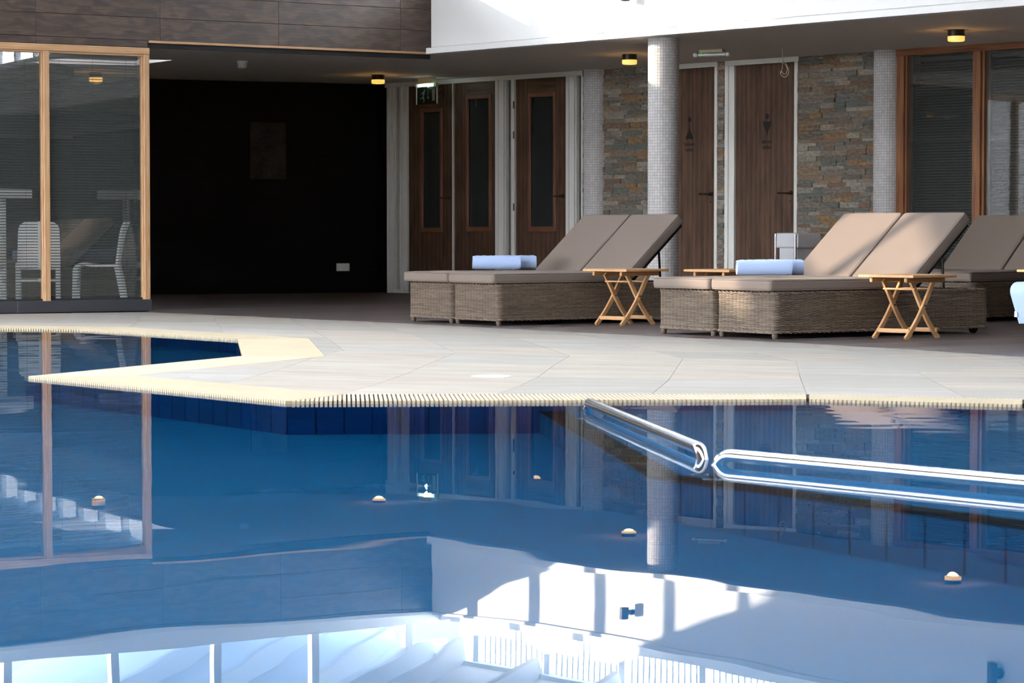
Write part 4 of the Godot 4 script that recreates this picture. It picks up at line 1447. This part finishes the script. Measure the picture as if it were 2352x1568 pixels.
func piping(s: Vector3, r: float, y: float, push: float) -> ArrayMesh:
	var b := MB.new()
	var pts := []
	for p in rounded_rect(-s.x / 2 - push, s.x / 2 + push, -s.z / 2 - push, s.z / 2 + push, r, 0.03):
		pts.append(Vector3(p.x, y, p.y))
	b.tube(pts, 0.0042, 6, true)
	return b.mesh()

var lounger0: Node3D

func make_lounger(xf: Transform3D, label: String) -> Node3D:
	var g := "wicker sun loungers"
	var o := thing("sun_lounger", xf, label, "sun lounger", g)
	var F := -1.08
	part(o, "core", slab(F + 0.017, F + 2.193, 0.052, 0.342, -0.328, 0.328), M.wicker_core)
	part(o, "wicker_body", weave(F, F + 2.21, 0.345, 0.05, 0.343), M.wicker).set_meta("kind", "stuff")
	part(o, "lower_rim", braid(F, F + 2.21, 0.347, 0.05), M.wicker)
	part(o, "upper_rim", braid(F, F + 2.21, 0.342, 0.346), M.wicker)
	var fm := MB.new()
	fm.lathe([Vector2(0.0, 0.0), Vector2(0.017, 0.0), Vector2(0.021, 0.006), Vector2(0.021, 0.014), Vector2(0.024, 0.02), Vector2(0.024, 0.05), Vector2(0.0, 0.05)], 14)
	var foot := fm.mesh()
	for z in [-0.315, 0.315]:
		part(o, "foot", foot, M.wicker_foot, Transform3D(Basis.IDENTITY, Vector3(F + 0.03, 0, z)))
	var wm := MB.new()
	wm.lathe([Vector2(0.0, -0.016), Vector2(0.034, -0.016), Vector2(0.04, -0.01), Vector2(0.04, 0.01), Vector2(0.034, 0.016), Vector2(0.0, 0.016)], 18, Transform3D(Basis(Vector3.RIGHT, PI / 2), Vector3.ZERO))
	var wheel := wm.mesh()
	for z in [-0.3, 0.3]:
		part(o, "wheel", wheel, M.black_plastic, Transform3D(Basis.IDENTITY, Vector3(F + 2.09, 0.04, z)))
	# seat cushion
	var ss := Vector3(1.43, 0.088, 0.715)
	var sc := MB.new()
	sc.pillow(Transform3D.IDENTITY, ss, 0.026, 0.006, Vector3i(44, 8, 22), 0.0018)
	var seat := part(o, "seat_cushion", sc.mesh(), M.cushion, Transform3D(Basis.IDENTITY, Vector3(F - 0.055 + 0.715, 0.404, 0)))
	part(seat, "piping", piping(ss, 0.026, 0.036, -0.004), M.piping)
	part(seat, "piping", piping(ss, 0.026, -0.036, -0.004), M.piping)
	# raised back with its cushion
	var tilt := deg_to_rad(42.0)
	var bs := Vector3(0.775, 0.09, 0.715)
	var hinge := Vector3(F + 1.375, 0.448, 0)
	var up := Basis(Vector3(0, 0, 1), tilt)
	var cen := hinge + up * Vector3(0.385, -0.045, 0)
	var bc := MB.new()
	bc.pillow(Transform3D.IDENTITY, bs, 0.026, 0.006, Vector3i(26, 8, 22), 0.0016)
	var back := part(o, "back_cushion", bc.mesh(), M.cushion, Transform3D(up, cen))
	part(back, "piping", piping(bs, 0.026, 0.036, -0.004), M.piping)
	part(back, "piping", piping(bs, 0.026, -0.036, -0.004), M.piping)
	part(o, "back_panel", slab(-0.375, 0.36, -0.082, -0.05, -0.325, 0.325, 0.006), M.wicker_core, Transform3D(up, cen))
	for z in [-0.2, 0.2]:
		var s := MB.new()
		var p0 := cen + up * Vector3(0.12, -0.085, z)
		s.tube([p0, Vector3(F + 1.86, 0.345, z)], 0.011, 8)
		part(o, "support_bar", s.mesh(), M.black_plastic)
	return o

func lounger_at(px: float, pz: float, deg: float) -> Transform3D:
	# (px, pz): where the front foot on the near side stands
	var ph := deg_to_rad(deg)
	var l := Vector3(cos(ph), 0, -sin(ph))
	var w := Vector3(sin(ph), 0, cos(ph))
	return turned(deg, Vector3(px, FLOOR, pz) + l * 1.05 - w * 0.315)

func build_loungers() -> void:
	var w := Vector3(sin(deg_to_rad(34.3)), 0, cos(deg_to_rad(34.3)))
	lounger0 = make_lounger(lounger_at(1.975, -19.934, 34.3), "sunlit wicker lounger on the right, nearer of its pair, beside a folding table")
	var st := MB.new()
	st.tube([Vector3(0.70, 0.80, 0.2), Vector3(0.735, 0.76, 0.22), Vector3(0.745, 0.55, 0.22), Vector3(0.75, 0.36, 0.22)], 0.006, 6)
	var far_xf := lounger_at(1.975, -19.934, 34.3)
	far_xf.origin -= w * 0.735
	copy_of(lounger0, far_xf, "sunlit wicker lounger on the right, farther of its pair, with an empty foot end")
	part(lounger0, "strap", st.mesh(), M.webbing)
	var a := lounger_at(-0.115, -22.71, 34.3)
	copy_of(lounger0, a, "shaded wicker lounger left of centre, nearer of its pair, beside a folding table").get_node("strap").free()
	a.origin -= w * 0.735
	copy_of(lounger0, a, "shaded wicker lounger left of centre, farther of its pair, carrying two rolled towels").get_node("strap").free()
	var c := lounger_at(4.08, -23.53, 43.0)
	copy_of(lounger0, c, "dark shaded wicker lounger at the right in front of the reddish windows, nearer one").get_node("strap").free()
	var wc := Vector3(sin(deg_to_rad(43.0)), 0, cos(deg_to_rad(43.0)))
	c.origin -= wc * 0.735
	copy_of(lounger0, c, "dark shaded wicker lounger at the right in front of the reddish windows, farther one").get_node("strap").free()
	var d := lounger_at(3.60, -18.52, 34.3)
	d.origin += w * 0.66
	copy_of(lounger0, d, "wicker lounger cut by the right edge with a blue towel over its corner").get_node("strap").free()
	copy_of(lounger0, lounger_at(-6.4, -30.7, 34.3), "beige lounger inside the glazed room behind the white chairs").get_node("strap").free()

# ------------------------------------------------------------------ folding side tables
func make_table(xf: Transform3D, label: String) -> Node3D:
	var o := thing("folding_table", xf, label, "side table", "folding wooden side tables")
	var top := MB.new()
	top.span(-0.265, 0.265, 0.462, 0.484, -0.265, 0.265, 0.004, Vector2(0.3, 0.2))
	part(o, "tabletop", top.mesh(), M.teak)
	for z in [-0.165, 0.165]:
		var rail := MB.new()
		rail.span(-0.235, 0.235, 0.425, 0.462, z - 0.014, z + 0.014, 0.006, Vector2(rng.randf(), 0))
		part(o, "rail", rail.mesh(), M.teak)
	for sgn in [-1.0, 1.0]:
		for k in 2:
			var pts := []
			var m := 1.0 if k == 0 else -1.0
			for i in 13:
				var t := i / 12.0
				# almost straight above the pivot, bowing outwards to the foot
				pts.append(Vector2(m * (-0.125 + 0.30 * t + 0.035 * t * t - 0.035 * sin(PI * t) * t), 0.44 * (1 - t)))
			var lg := MB.new()
			lg.bar(pts, 0.036, 0.02, sgn * (0.165 - (0.034 if k == 0 else 0.012)))
			part(o, "leg", lg.mesh(), M.teak)
		var pv := MB.new()
		pv.lathe([Vector2(0.0, 0.0), Vector2(0.007, 0.0), Vector2(0.007, 0.06), Vector2(0.0, 0.06)], 10, Transform3D(Basis(Vector3.RIGHT, PI / 2), Vector3(0.0, 0.25, sgn * 0.146 - 0.03)))
		part(o, "pivot_bolt", pv.mesh(), M.brass)
	for x in [-0.165, 0.165]:
		var sb := MB.new()
		sb.span(x - 0.009, x + 0.009, 0.045, 0.078, -0.155, 0.155, 0.003)
		part(o, "stretcher", sb.mesh(), M.teak)
	for x in [-0.1, 0.1]:
		var ub := MB.new()
		ub.tube([Vector3(x, 0.375, -0.15), Vector3(x, 0.375, 0.15)], 0.008, 8)
		part(o, "upper_rod", ub.mesh(), M.teak)
	return o

func build_tables() -> void:
	var t := make_table(turned(43.0, Vector3(3.0, FLOOR, -20.15)), "folding wooden table in front of the sunlit loungers")
	copy_of(t, turned(43.0, Vector3(0.985, FLOOR, -22.98)), "folding wooden table between the shaded and the sunlit pair of loungers")
	copy_of(t, turned(43.0, Vector3(1.84, FLOOR, -22.72)), "folding wooden table behind the sunlit loungers, only its top showing")
	copy_of(t, turned(43.0, Vector3(4.66, FLOOR, -22.55)), "folding wooden table cut by the right edge of the photo")

# ------------------------------------------------------------------ towels
func rolled_towel(length: float, seed_value: int) -> ArrayMesh:
	var b := MB.new()
	var f := noise(seed_value, 6.0, 2)
	var turns := 3.0
	var steps := 96
	var seg := 18
	var prof := []
	for i in steps + 1:
		var t := float(i) / steps
		var a := t * turns * TAU + 2.2
		var r := 0.012 + 0.058 * t
		prof.append([r, a])
	# outer skin and inner skin of the coiled cloth
	for side in 2:
		var base := b.v.size()
		for i in steps + 1:
			var r: float = prof[i][0] - (0.0 if side == 0 else 0.017)
			r = maxf(r, 0.003)
			var a: float = prof[i][1]
			for j in seg + 1:
				var u := float(j) / seg
				var edge := minf(u, 1.0 - u) * length
				var lip := 0.006 * clampf(1.0 - edge / 0.015, 0.0, 1.0)
				var rr := r + 0.005 * f.get_noise_2d(a * 0.5, u * 2.2) - lip * (1.0 if side == 0 else -0.5)
				var flat := 0.92 if sin(a) < 0 else 1.0
				var n := Vector3(0, sin(a), cos(a)) * (1.0 if side == 0 else -1.0)
				b.vert(Vector3((u - 0.5) * length, rr * sin(a) * flat, rr * cos(a) * 1.06), n, Vector2(u * length, a * 0.06))
		for i in steps:
			for j in seg:
				var p := base + i * (seg + 1) + j
				var q := p + seg + 1
				if side == 0:
					b.tri(p, q + 1, q)
					b.tri(p, p + 1, q + 1)
				else:
					b.tri(p, q, q + 1)
					b.tri(p, q + 1, p + 1)
	# ends of the coil and the free edge
	var per := (steps + 1) * (seg + 1)
	for i in steps:
		for e in [0, seg]:
			var p := b.v[i * (seg + 1) + e]
			var q := b.v[(i + 1) * (seg + 1) + e]
			b.face([p, q, b.v[per + (i + 1) * (seg + 1) + e], b.v[per + i * (seg + 1) + e]], p - Vector3(1.0 if e == seg else -1.0, 0, 0))
	for j in seg:
		var p := b.v[steps * (seg + 1) + j]
		var q := b.v[steps * (seg + 1) + j + 1]
		b.face([p, q, b.v[per + steps * (seg + 1) + j + 1], b.v[per + steps * (seg + 1) + j]], (p + b.v[per + j]) / 2 + Vector3(0, 0.02, 0.02))
	return b.mesh()

func build_towels() -> void:
	var y := FLOOR + 0.456 + 0.064
	var m1 := rolled_towel(0.43, 5)
	var m2 := rolled_towel(0.40, 9)
	solo("rolled_towel", m1, M.towel, turned(4.0, Vector3(-0.14, y, -23.92)), "light blue rolled towel on the shaded lounger, front one of two", "towel", "rolled blue towels")
	solo("rolled_towel", m2, M.towel, turned(2.0, Vector3(0.02, y, -24.08)), "light blue rolled towel on the shaded lounger, rear one of two", "towel", "rolled blue towels")
	solo("rolled_towel", m1, M.towel, turned(4.0, Vector3(1.965, y, -20.72)), "light blue rolled towel on the sunlit lounger, front one of two", "towel", "rolled blue towels")
	solo("rolled_towel", m2, M.towel, turned(-2.0, Vector3(2.09, y, -20.88)), "light blue rolled towel on the sunlit lounger, rear one of two", "towel", "rolled blue towels")
	solo("rolled_towel", m2, M.towel, turned(8.0, Vector3(-5.55, y, -30.6)), "blue rolled towel on the lounger inside the glazed room", "towel", "rolled blue towels")
	# towel hanging over the corner of the right-hand lounger
	var d := lounger_at(3.60, -18.52, 34.3)
	d.origin += Vector3(sin(deg_to_rad(34.3)), 0, cos(deg_to_rad(34.3))) * 0.66
	var b := MB.new()
	var nu := 30
	var nv := 14
	var path := []
	for i in nu + 1:
		var s := float(i) / nu * 0.62
		var p: Vector2
		# lies on the cushion, rounds the foot end and hangs down in front
		if s < 0.24:
			p = Vector2(-0.86 - s + 0.0, 0.458)
		elif s < 0.36:
			var a := (s - 0.24) / 0.12 * PI * 0.5
			p = Vector2(-1.10 - 0.075 * sin(a), 0.458 - 0.075 * (1 - cos(a)))
		else:
			p = Vector2(-1.175 + 0.055 * (s - 0.36) / 0.26, 0.383 - (s - 0.36) * 0.83)
		path.append(p)
	for side in 2:
		var base := b.v.size()
		for i in nu + 1:
			for j in nv + 1:
				var v := float(j) / nv
				var p: Vector2 = path[i]
				var q: Vector2 = path[mini(i + 1, nu)] - path[maxi(i - 1, 0)]
				var n := Vector2(q.y, -q.x).normalized() * -1.0
				var hang := clampf((float(i) / nu - 0.5) * 2.0, 0.0, 1.0)
				var fold := 0.016 * sin(v * 9.0 + 0.6) * hang
				var pp := p + n * (0.006 + fold if side == 0 else -0.002 + fold)
				b.vert(Vector3(pp.x, pp.y, -0.40 + 0.36 * v + 0.03 * hang), Vector3(n.x, n.y, 0) * (1.0 if side == 0 else -1.0), Vector2(i * 0.02, v * 0.36))
		for i in nu:
			for j in nv:
				var p := base + i * (nv + 1) + j
				var q := p + nv + 1
				if side == 0:
					b.tri(p, p + 1, q + 1)
					b.tri(p, q + 1, q)
				else:
					b.tri(p, q + 1, p + 1)
					b.tri(p, q, q + 1)
	var dt := thing("draped_towel", d, "light blue towel hanging over the lounger corner at the right edge", "towel")
	part(dt, "cloth", b.mesh(), M.towel)
	part(dt, "label_tab", slab(-1.142, -1.139, 0.215, 0.255, -0.385, -0.36), M.white_plastic)

# ------------------------------------------------------------------ pool handrails just above the water
func rail(a: Vector3, b: Vector3, bend_a: bool, bend_b: bool, called: String, label: String) -> void:
	var d := (b - a).normalized()
	var pts := []
	var rad := 0.075
	if bend_a:
		pts.append(Vector3(a.x, -0.45, a.z))
		for k in 9:
			var t := k / 8.0 * PI / 2
			pts.append(a + d * rad * (1 - cos(t)) + Vector3(0, -rad + rad * sin(t), 0))
	else:
		pts.append(a)
	var n := 24
	for k in range(1, n):
		pts.append(a.lerp(b, 0.06 + 0.88 * k / n))
	if bend_b:
		for k in 9:
			var t := k / 8.0 * PI / 2
			pts.append(b - d * rad * (1 - sin(t)) + Vector3(0, -rad + rad * cos(t), 0))
		pts.append(Vector3(b.x, -0.45, b.z))
	else:
		pts.append(b)
	var mb := MB.new()
	mb.tube(pts, 0.0205, 20)
	var mid := (a + b) / 2
	var h := thing(called, Transform3D(Basis.IDENTITY, Vector3(mid.x, -0.45, mid.z)), label, "handrail", "pool handrails")
	part(h, "tube", mb.mesh(), M.steel, Transform3D(Basis.IDENTITY, Vector3(-mid.x, 0.45, -mid.z)))
	for e in [[bend_a, a], [bend_b, b]]:
		if e[0]:
			var fl := MB.new()
			fl.lathe([Vector2(0.0, 0.0), Vector2(0.045, 0.0), Vector2(0.045, 0.006), Vector2(0.022, 0.01)], 20)
			part(h, "floor_flange", fl.mesh(), M.steel, Transform3D(Basis.IDENTITY, Vector3(e[1].x - mid.x, 0.0, e[1].z - mid.z)))

func build_rails() -> void:
	rail(Vector3(0.312, 0.031, -11.0), Vector3(0.622, 0.031, -8.62), true, true, "pool_handrail", "short stainless steel handrail just above the water near the grating")
	rail(Vector3(0.648, 0.031, -8.45), Vector3(3.3, 0.031, -5.31), true, true, "pool_handrail", "long stainless steel handrail just above the water at the right")

# ------------------------------------------------------------------ white chairs in the glazed room
func make_chair(xf: Transform3D, label: String) -> Node3D:
	# faces local -x
	var o := thing("white_chair", xf, label, "chair", "white plastic chairs in the glazed room")
	var sw := 0.215
	var st := MB.new()
	# seat: gently dished plate, front edge rolled down
	var prof := []
	for i in 13:
		var t := i / 12.0
		prof.append(Vector2(-0.22 + 0.43 * t, 0.455 - 0.022 * t + 0.006 * cos(t * TAU) - 0.05 * pow(maxf(0.0, 0.16 - t) / 0.16, 2)))
	st.bar(prof, 0.026, sw * 2, 0.0)
	part(o, "seat", st.mesh(), M.white_plastic)
	var bk := MB.new()
	var nb := 14
	for side in 2:
		var base := bk.v.size()
		for i in nb + 1:
			var t := float(i) / nb
			var y := 0.43 + 0.45 * t
			var x := 0.19 + 0.055 * t + 0.03 * pow(t, 6) + 0.0 
			var half := 0.215 - 0.012 * t - 0.075 * pow(t, 18)
			for j in 9:
				var v := j / 8.0 * 2 - 1
				var px := x - 0.035 * (1.0 - v * v) * -1.0 * t + (0.011 if side == 0 else -0.011)
				bk.vert(Vector3(px, y, v * half), Vector3(1 if side == 0 else -1, 0, 0), Vector2(v, t))
		for i in nb:
			for j in 8:
				var p := base + i * 9 + j
				if side == 0:
					bk.tri(p, p + 10, p + 1)
					bk.tri(p, p + 9, p + 10)
				else:
					bk.tri(p, p + 1, p + 10)
					bk.tri(p, p + 10, p + 9)
	for i in nb:
		for j in [0, 8]:
			var off := (nb + 1) * 9
			bk.face([bk.v[i * 9 + j], bk.v[(i + 1) * 9 + j], bk.v[off + (i + 1) * 9 + j], bk.v[off + i * 9 + j]], Vector3(0.22, 0.6, 0))
	for j in 8:
		var off := (nb + 1) * 9
		bk.face([bk.v[nb * 9 + j], bk.v[nb * 9 + j + 1], bk.v[off + nb * 9 + j + 1], bk.v[off + nb * 9 + j]], Vector3(0.22, 0.5, 0))
	part(o, "backrest", bk.mesh(), M.white_plastic)
	for z in [-sw + 0.02, sw - 0.02]:
		var f := MB.new()
		var fp := []
		for k in 6:
			var a := k / 5.0 * PI / 2
			fp.append(Vector2(-0.165 - 0.055 * sin(a), 0.44 - 0.055 * (1 - cos(a))))
		fp.append(Vector2(-0.225, 0.2))
		fp.append(Vector2(-0.23, 0.0))
		f.bar(fp, 0.042, 0.036, z)
		part(o, "leg", f.mesh(), M.white_plastic)
		var r := MB.new()
		r.bar([Vector2(0.185, 0.445), Vector2(0.215, 0.3), Vector2(0.25, 0.12), Vector2(0.275, 0.0)], 0.042, 0.036, z)
		part(o, "leg", r.mesh(), M.white_plastic)
	part(o, "stretcher", slab(-0.235, -0.21, 0.28, 0.315, -sw + 0.02, sw - 0.02, 0.006), M.white_plastic)
	return o

func build_chairs() -> void:
	var s := 1.03
	var c := make_chair(turned(4.0, Vector3(-4.27, FLOOR, -27.45)).scaled_local(Vector3.ONE * s), "white plastic chair seen from the side behind the blinds, nearest the corner post")
	copy_of(c, turned(98.0, Vector3(-4.86, FLOOR, -27.25)).scaled_local(Vector3.ONE * s), "white plastic chair with its back turned behind the second blind")
	copy_of(c, turned(185.0, Vector3(-5.42, FLOOR, -27.0)).scaled_local(Vector3.ONE * s), "white plastic chair cut by the left edge of the photo")
	var t := thing("bar_table", turned(-34.0, Vector3(-5.53, FLOOR, -28.3)), "white high table inside the glazed room at the left edge", "table")
	part(t, "tabletop", slab(-0.4, 0.30, 1.15, 1.25, -0.3, 0.3, 0.01), M.white_plastic)
	part(t, "leg", slab(0.1, 0.17, 0.0, 1.15, -0.035, 0.035, 0.005), M.white_plastic)
	part(t, "foot_plate", slab(-0.25, 0.3, 0.0, 0.015, -0.25, 0.25, 0.004), M.white_plastic)

# ------------------------------------------------------------------ things on the ceiling
func ceiling_lamp(x: float, z: float, label: String, power: float) -> void:
	var l := thing("ceiling_lamp", Transform3D(Basis.IDENTITY, Vector3(x, CEIL, z)), label, "ceiling lamp", "round ceiling lamps")
	var b := MB.new()
	b.lathe([Vector2(0.0, -0.058), Vector2(0.078, -0.058), Vector2(0.079, -0.056), Vector2(0.079, 0.0)], 28)
	part(l, "body", b.mesh(), M.dark_metal)
	var g := MB.new()
	g.lathe([Vector2(0.0, -0.108), Vector2(0.07, -0.108), Vector2(0.08, -0.1), Vector2(0.081, -0.06), Vector2(0.0, -0.059)], 28)
	part(l, "lamp_glass", g.mesh(), M.lamp_glow)
	var o := OmniLight3D.new()
	o.name = "lamp_light"
	o.position = Vector3(0, -0.085, 0)
	o.light_color = Color(1.0, 0.76, 0.42)
	o.light_energy = power
	o.light_size = 0.06
	o.omni_range = 40.0
	o.omni_attenuation = 2.0
	o.shadow_enabled = true
	l.add_child(o)

func build_ceiling_fittings() -> void:
	ceiling_lamp(-1.64, -32.63, "round glowing ceiling lamp near the black wall", 0.05)
	ceiling_lamp(1.27, -28.8, "round glowing ceiling lamp left of the free-standing column", 0.05)
	ceiling_lamp(4.21, -25.27, "round glowing ceiling lamp at the upper right", 0.05)
	ceiling_lamp(-5.025, -32.17, "round glowing ceiling lamp inside the glazed room", 0.05)
	var sd := thing("smoke_detector", Transform3D(Basis.IDENTITY, Vector3(-3.03, CEIL, -29.92)), "small white smoke detector on the ceiling", "detector")
	var b := MB.new()
	b.lathe([Vector2(0.0, -0.085), Vector2(0.035, -0.085), Vector2(0.05, -0.075), Vector2(0.056, -0.03), Vector2(0.056, -0.018)], 22)
	part(sd, "sensor_cap", b.mesh(), M.white_plastic)
	var bb := MB.new()
	bb.lathe([Vector2(0.0, -0.018), Vector2(0.062, -0.018), Vector2(0.064, -0.01), Vector2(0.064, 0.0)], 22)
	part(sd, "base", bb.mesh(), M.white_plastic)
	var pj := thing("projector", turned(-20.0, Vector3(-5.15, CEIL, -30.7)), "black box hanging from the ceiling inside the glazed room", "projector")
	part(pj, "housing", slab(-0.08, 0.08, -0.16, -0.04, -0.07, 0.07, 0.008), M.black_plastic)
	part(pj, "bracket", slab(-0.02, 0.02, -0.04, 0.0, -0.02, 0.02), M.black_plastic)
	# emergency fittings
	var e1 := thing("exit_sign", frame_wall * Transform3D(Basis.IDENTITY, Vector3(-5.79, CEIL - 0.04, 0.45)), "green running man exit sign with a lit tube above the double door", "exit sign")
	emergency(e1, true)
	var hang := MB.new()
	hang.span(-0.2, 0.2, -0.29, -0.085, -0.003, 0.003)
	part(e1, "sign_board", hang.mesh(), M.sign_green)
	for x in [-0.2, 0.2]:
		part(e1, "side_clip", slab(x - 0.006, x + 0.006, -0.29, -0.07, -0.008, 0.008), M.white_plastic)
	var man := MB.new()
	man.plate(p2([[-0.055, -0.115], [-0.04, -0.112], [-0.036, -0.13], [-0.05, -0.137]]), 0.003, 0.0045)
	man.plate(p2([[-0.05, -0.137], [-0.045, -0.15], [-0.062, -0.2], [-0.08, -0.19], [-0.075, -0.16], [-0.095, -0.155], [-0.115, -0.175], [-0.12, -0.168], [-0.098, -0.14], [-0.07, -0.135]]), 0.003, 0.0045)
	man.plate(p2([[-0.062, -0.2], [-0.045, -0.225], [-0.052, -0.268], [-0.066, -0.268], [-0.064, -0.23], [-0.08, -0.215], [-0.095, -0.225], [-0.13, -0.222], [-0.13, -0.212], [-0.1, -0.21], [-0.08, -0.19]]), 0.003, 0.0045)
	part(e1, "running_man", man.mesh(), M.sign_white)
	var arrow := MB.new()
	arrow.plate(p2([[0.022, -0.125], [0.028, -0.125], [0.028, -0.2], [0.046, -0.2], [0.025, -0.235], [0.004, -0.2], [0.022, -0.2]]), 0.003, 0.0045)
	part(e1, "arrow", arrow.mesh(), M.sign_white)
	part(e1, "door_symbol", slab(0.105, 0.16, -0.25, -0.115, 0.003, 0.0045), M.sign_white)
	var e2 := thing("emergency_light", turned(-24.0, Vector3(2.1, CEIL, -28.0)), "unlit emergency light with a green indicator right of the column", "emergency light")
	emergency(e2, false)

func emergency(parent: Node3D, lit: bool) -> void:
	part(parent, "housing", slab(-0.13, 0.13, -0.035, 0.04 if lit else 0.0, -0.045, 0.045, 0.005), M.cream_plastic)
	var b := MB.new()
	b.tube([Vector3(-0.15, -0.055, 0), Vector3(0.15, -0.055, 0)], 0.018, 14)
	part(parent, "lamp_tube", b.mesh(), M.tube_glow if lit else M.frame_white)
	var c := MB.new()
	c.pillow(Transform3D(Basis.IDENTITY, Vector3(0, -0.058, 0)), Vector3(0.40, 0.046, 0.07), 0.022, 0.0, Vector3i(12, 6, 8))
	part(parent, "diffuser", c.mesh(), M.glass)
	for x in [-0.18, 0.18]:
		var e := MB.new()
		e.pillow(Transform3D(Basis.IDENTITY, Vector3(x, -0.056, 0)), Vector3(0.05, 0.05, 0.074), 0.022, 0.0, Vector3i(8, 6, 8))
		part(parent, "end_cap", e.mesh(), M.white_plastic)
	var l := MB.new()
	l.lathe([Vector2(0.0, -0.008), Vector2(0.006, -0.006), Vector2(0.008, 0.0)], 10, Transform3D(Basis(Vector3.RIGHT, -PI / 2), Vector3(0.205 if lit else -0.1, -0.05, 0.045)))
	part(parent, "indicator_led", l.mesh(), M.led_green)
	if lit:
		var o := OmniLight3D.new()
		o.name = "tube_light"
		o.position = Vector3(0, -0.055, 0)
		o.light_color = Color(0.93, 1.0, 0.96)
		o.light_energy = 0.03
		o.light_size = 0.05
		o.omni_range = 40.0
		o.omni_attenuation = 2.0
		o.shadow_enabled = true
		parent.add_child(o)

# ------------------------------------------------------------------ small things
func build_small_things() -> void:
	var c := thing("hanging_cable", Transform3D(Basis.IDENTITY, Vector3(2.83, CEIL, -27.9)), "white cable hanging from the ceiling in a loose loop", "cable")
	var b := MB.new()
	var pts := [Vector3(0, 0, 0), Vector3(0.002, -0.1, 0), Vector3(0, -0.2, 0), Vector3(-0.012, -0.25, 0)]
	for k in 13:
		var a := PI + k / 12.0 * TAU * 0.62
		pts.append(Vector3(0.022 + 0.045 * cos(a), -0.235 + 0.06 * sin(a), 0.008))
	pts.append(Vector3(0.03, -0.14, 0.01))
	pts.append(Vector3(0.0, -0.125, 0.01))
	b.tube(pts, 0.0042, 8)
	part(c, "loop", b.mesh(), M.cable_white)
	var e := MB.new()
	e.tube([Vector3(-0.01, -0.23, 0.012), Vector3(0.01, -0.265, 0.012), Vector3(0.04, -0.26, 0.012), Vector3(0.052, -0.215, 0.012), Vector3(0.035, -0.165, 0.012), Vector3(-0.01, -0.145, 0.012), Vector3(-0.035, -0.148, 0.012)], 0.004, 8)
	part(c, "loose_end", e.mesh(), M.cable_white)
	# laundry hamper by the toilet door
	var h := thing("laundry_hamper", turned(38.0, Vector3(3.06, FLOOR, -28.05)), "white cloth laundry hamper in a grey frame by the toilet door", "hamper")
	for q in [[-0.24, -0.15], [0.24, -0.15], [-0.24, 0.15], [0.24, 0.15]]:
		var p := MB.new()
		p.tube([Vector3(q[0], 0, q[1]), Vector3(q[0], 0.775, q[1])], 0.012, 8)
		part(h, "frame_post", p.mesh(), M.steel)
	for z in [-0.15, 0.15]:
		var p := MB.new()
		p.tube([Vector3(-0.24, 0.765, z), Vector3(0.24, 0.765, z)], 0.012, 8)
		part(h, "top_bar", p.mesh(), M.steel)
	var bag := MB.new()
	bag.pillow(Transform3D(Basis.IDENTITY, Vector3(-0.06, 0.37, 0)), Vector3(0.31, 0.70, 0.26), 0.03, 0.012, Vector3i(10, 16, 10))
	part(h, "bag", bag.mesh(), M.hamper_cloth)
	var flap := MB.new()
	flap.pillow(Transform3D(Basis.IDENTITY, Vector3(-0.06, 0.705, 0)), Vector3(0.35, 0.155, 0.345), 0.015, 0.004, Vector3i(12, 8, 12))
	part(h, "folded_rim", flap.mesh(), M.hamper_cloth)
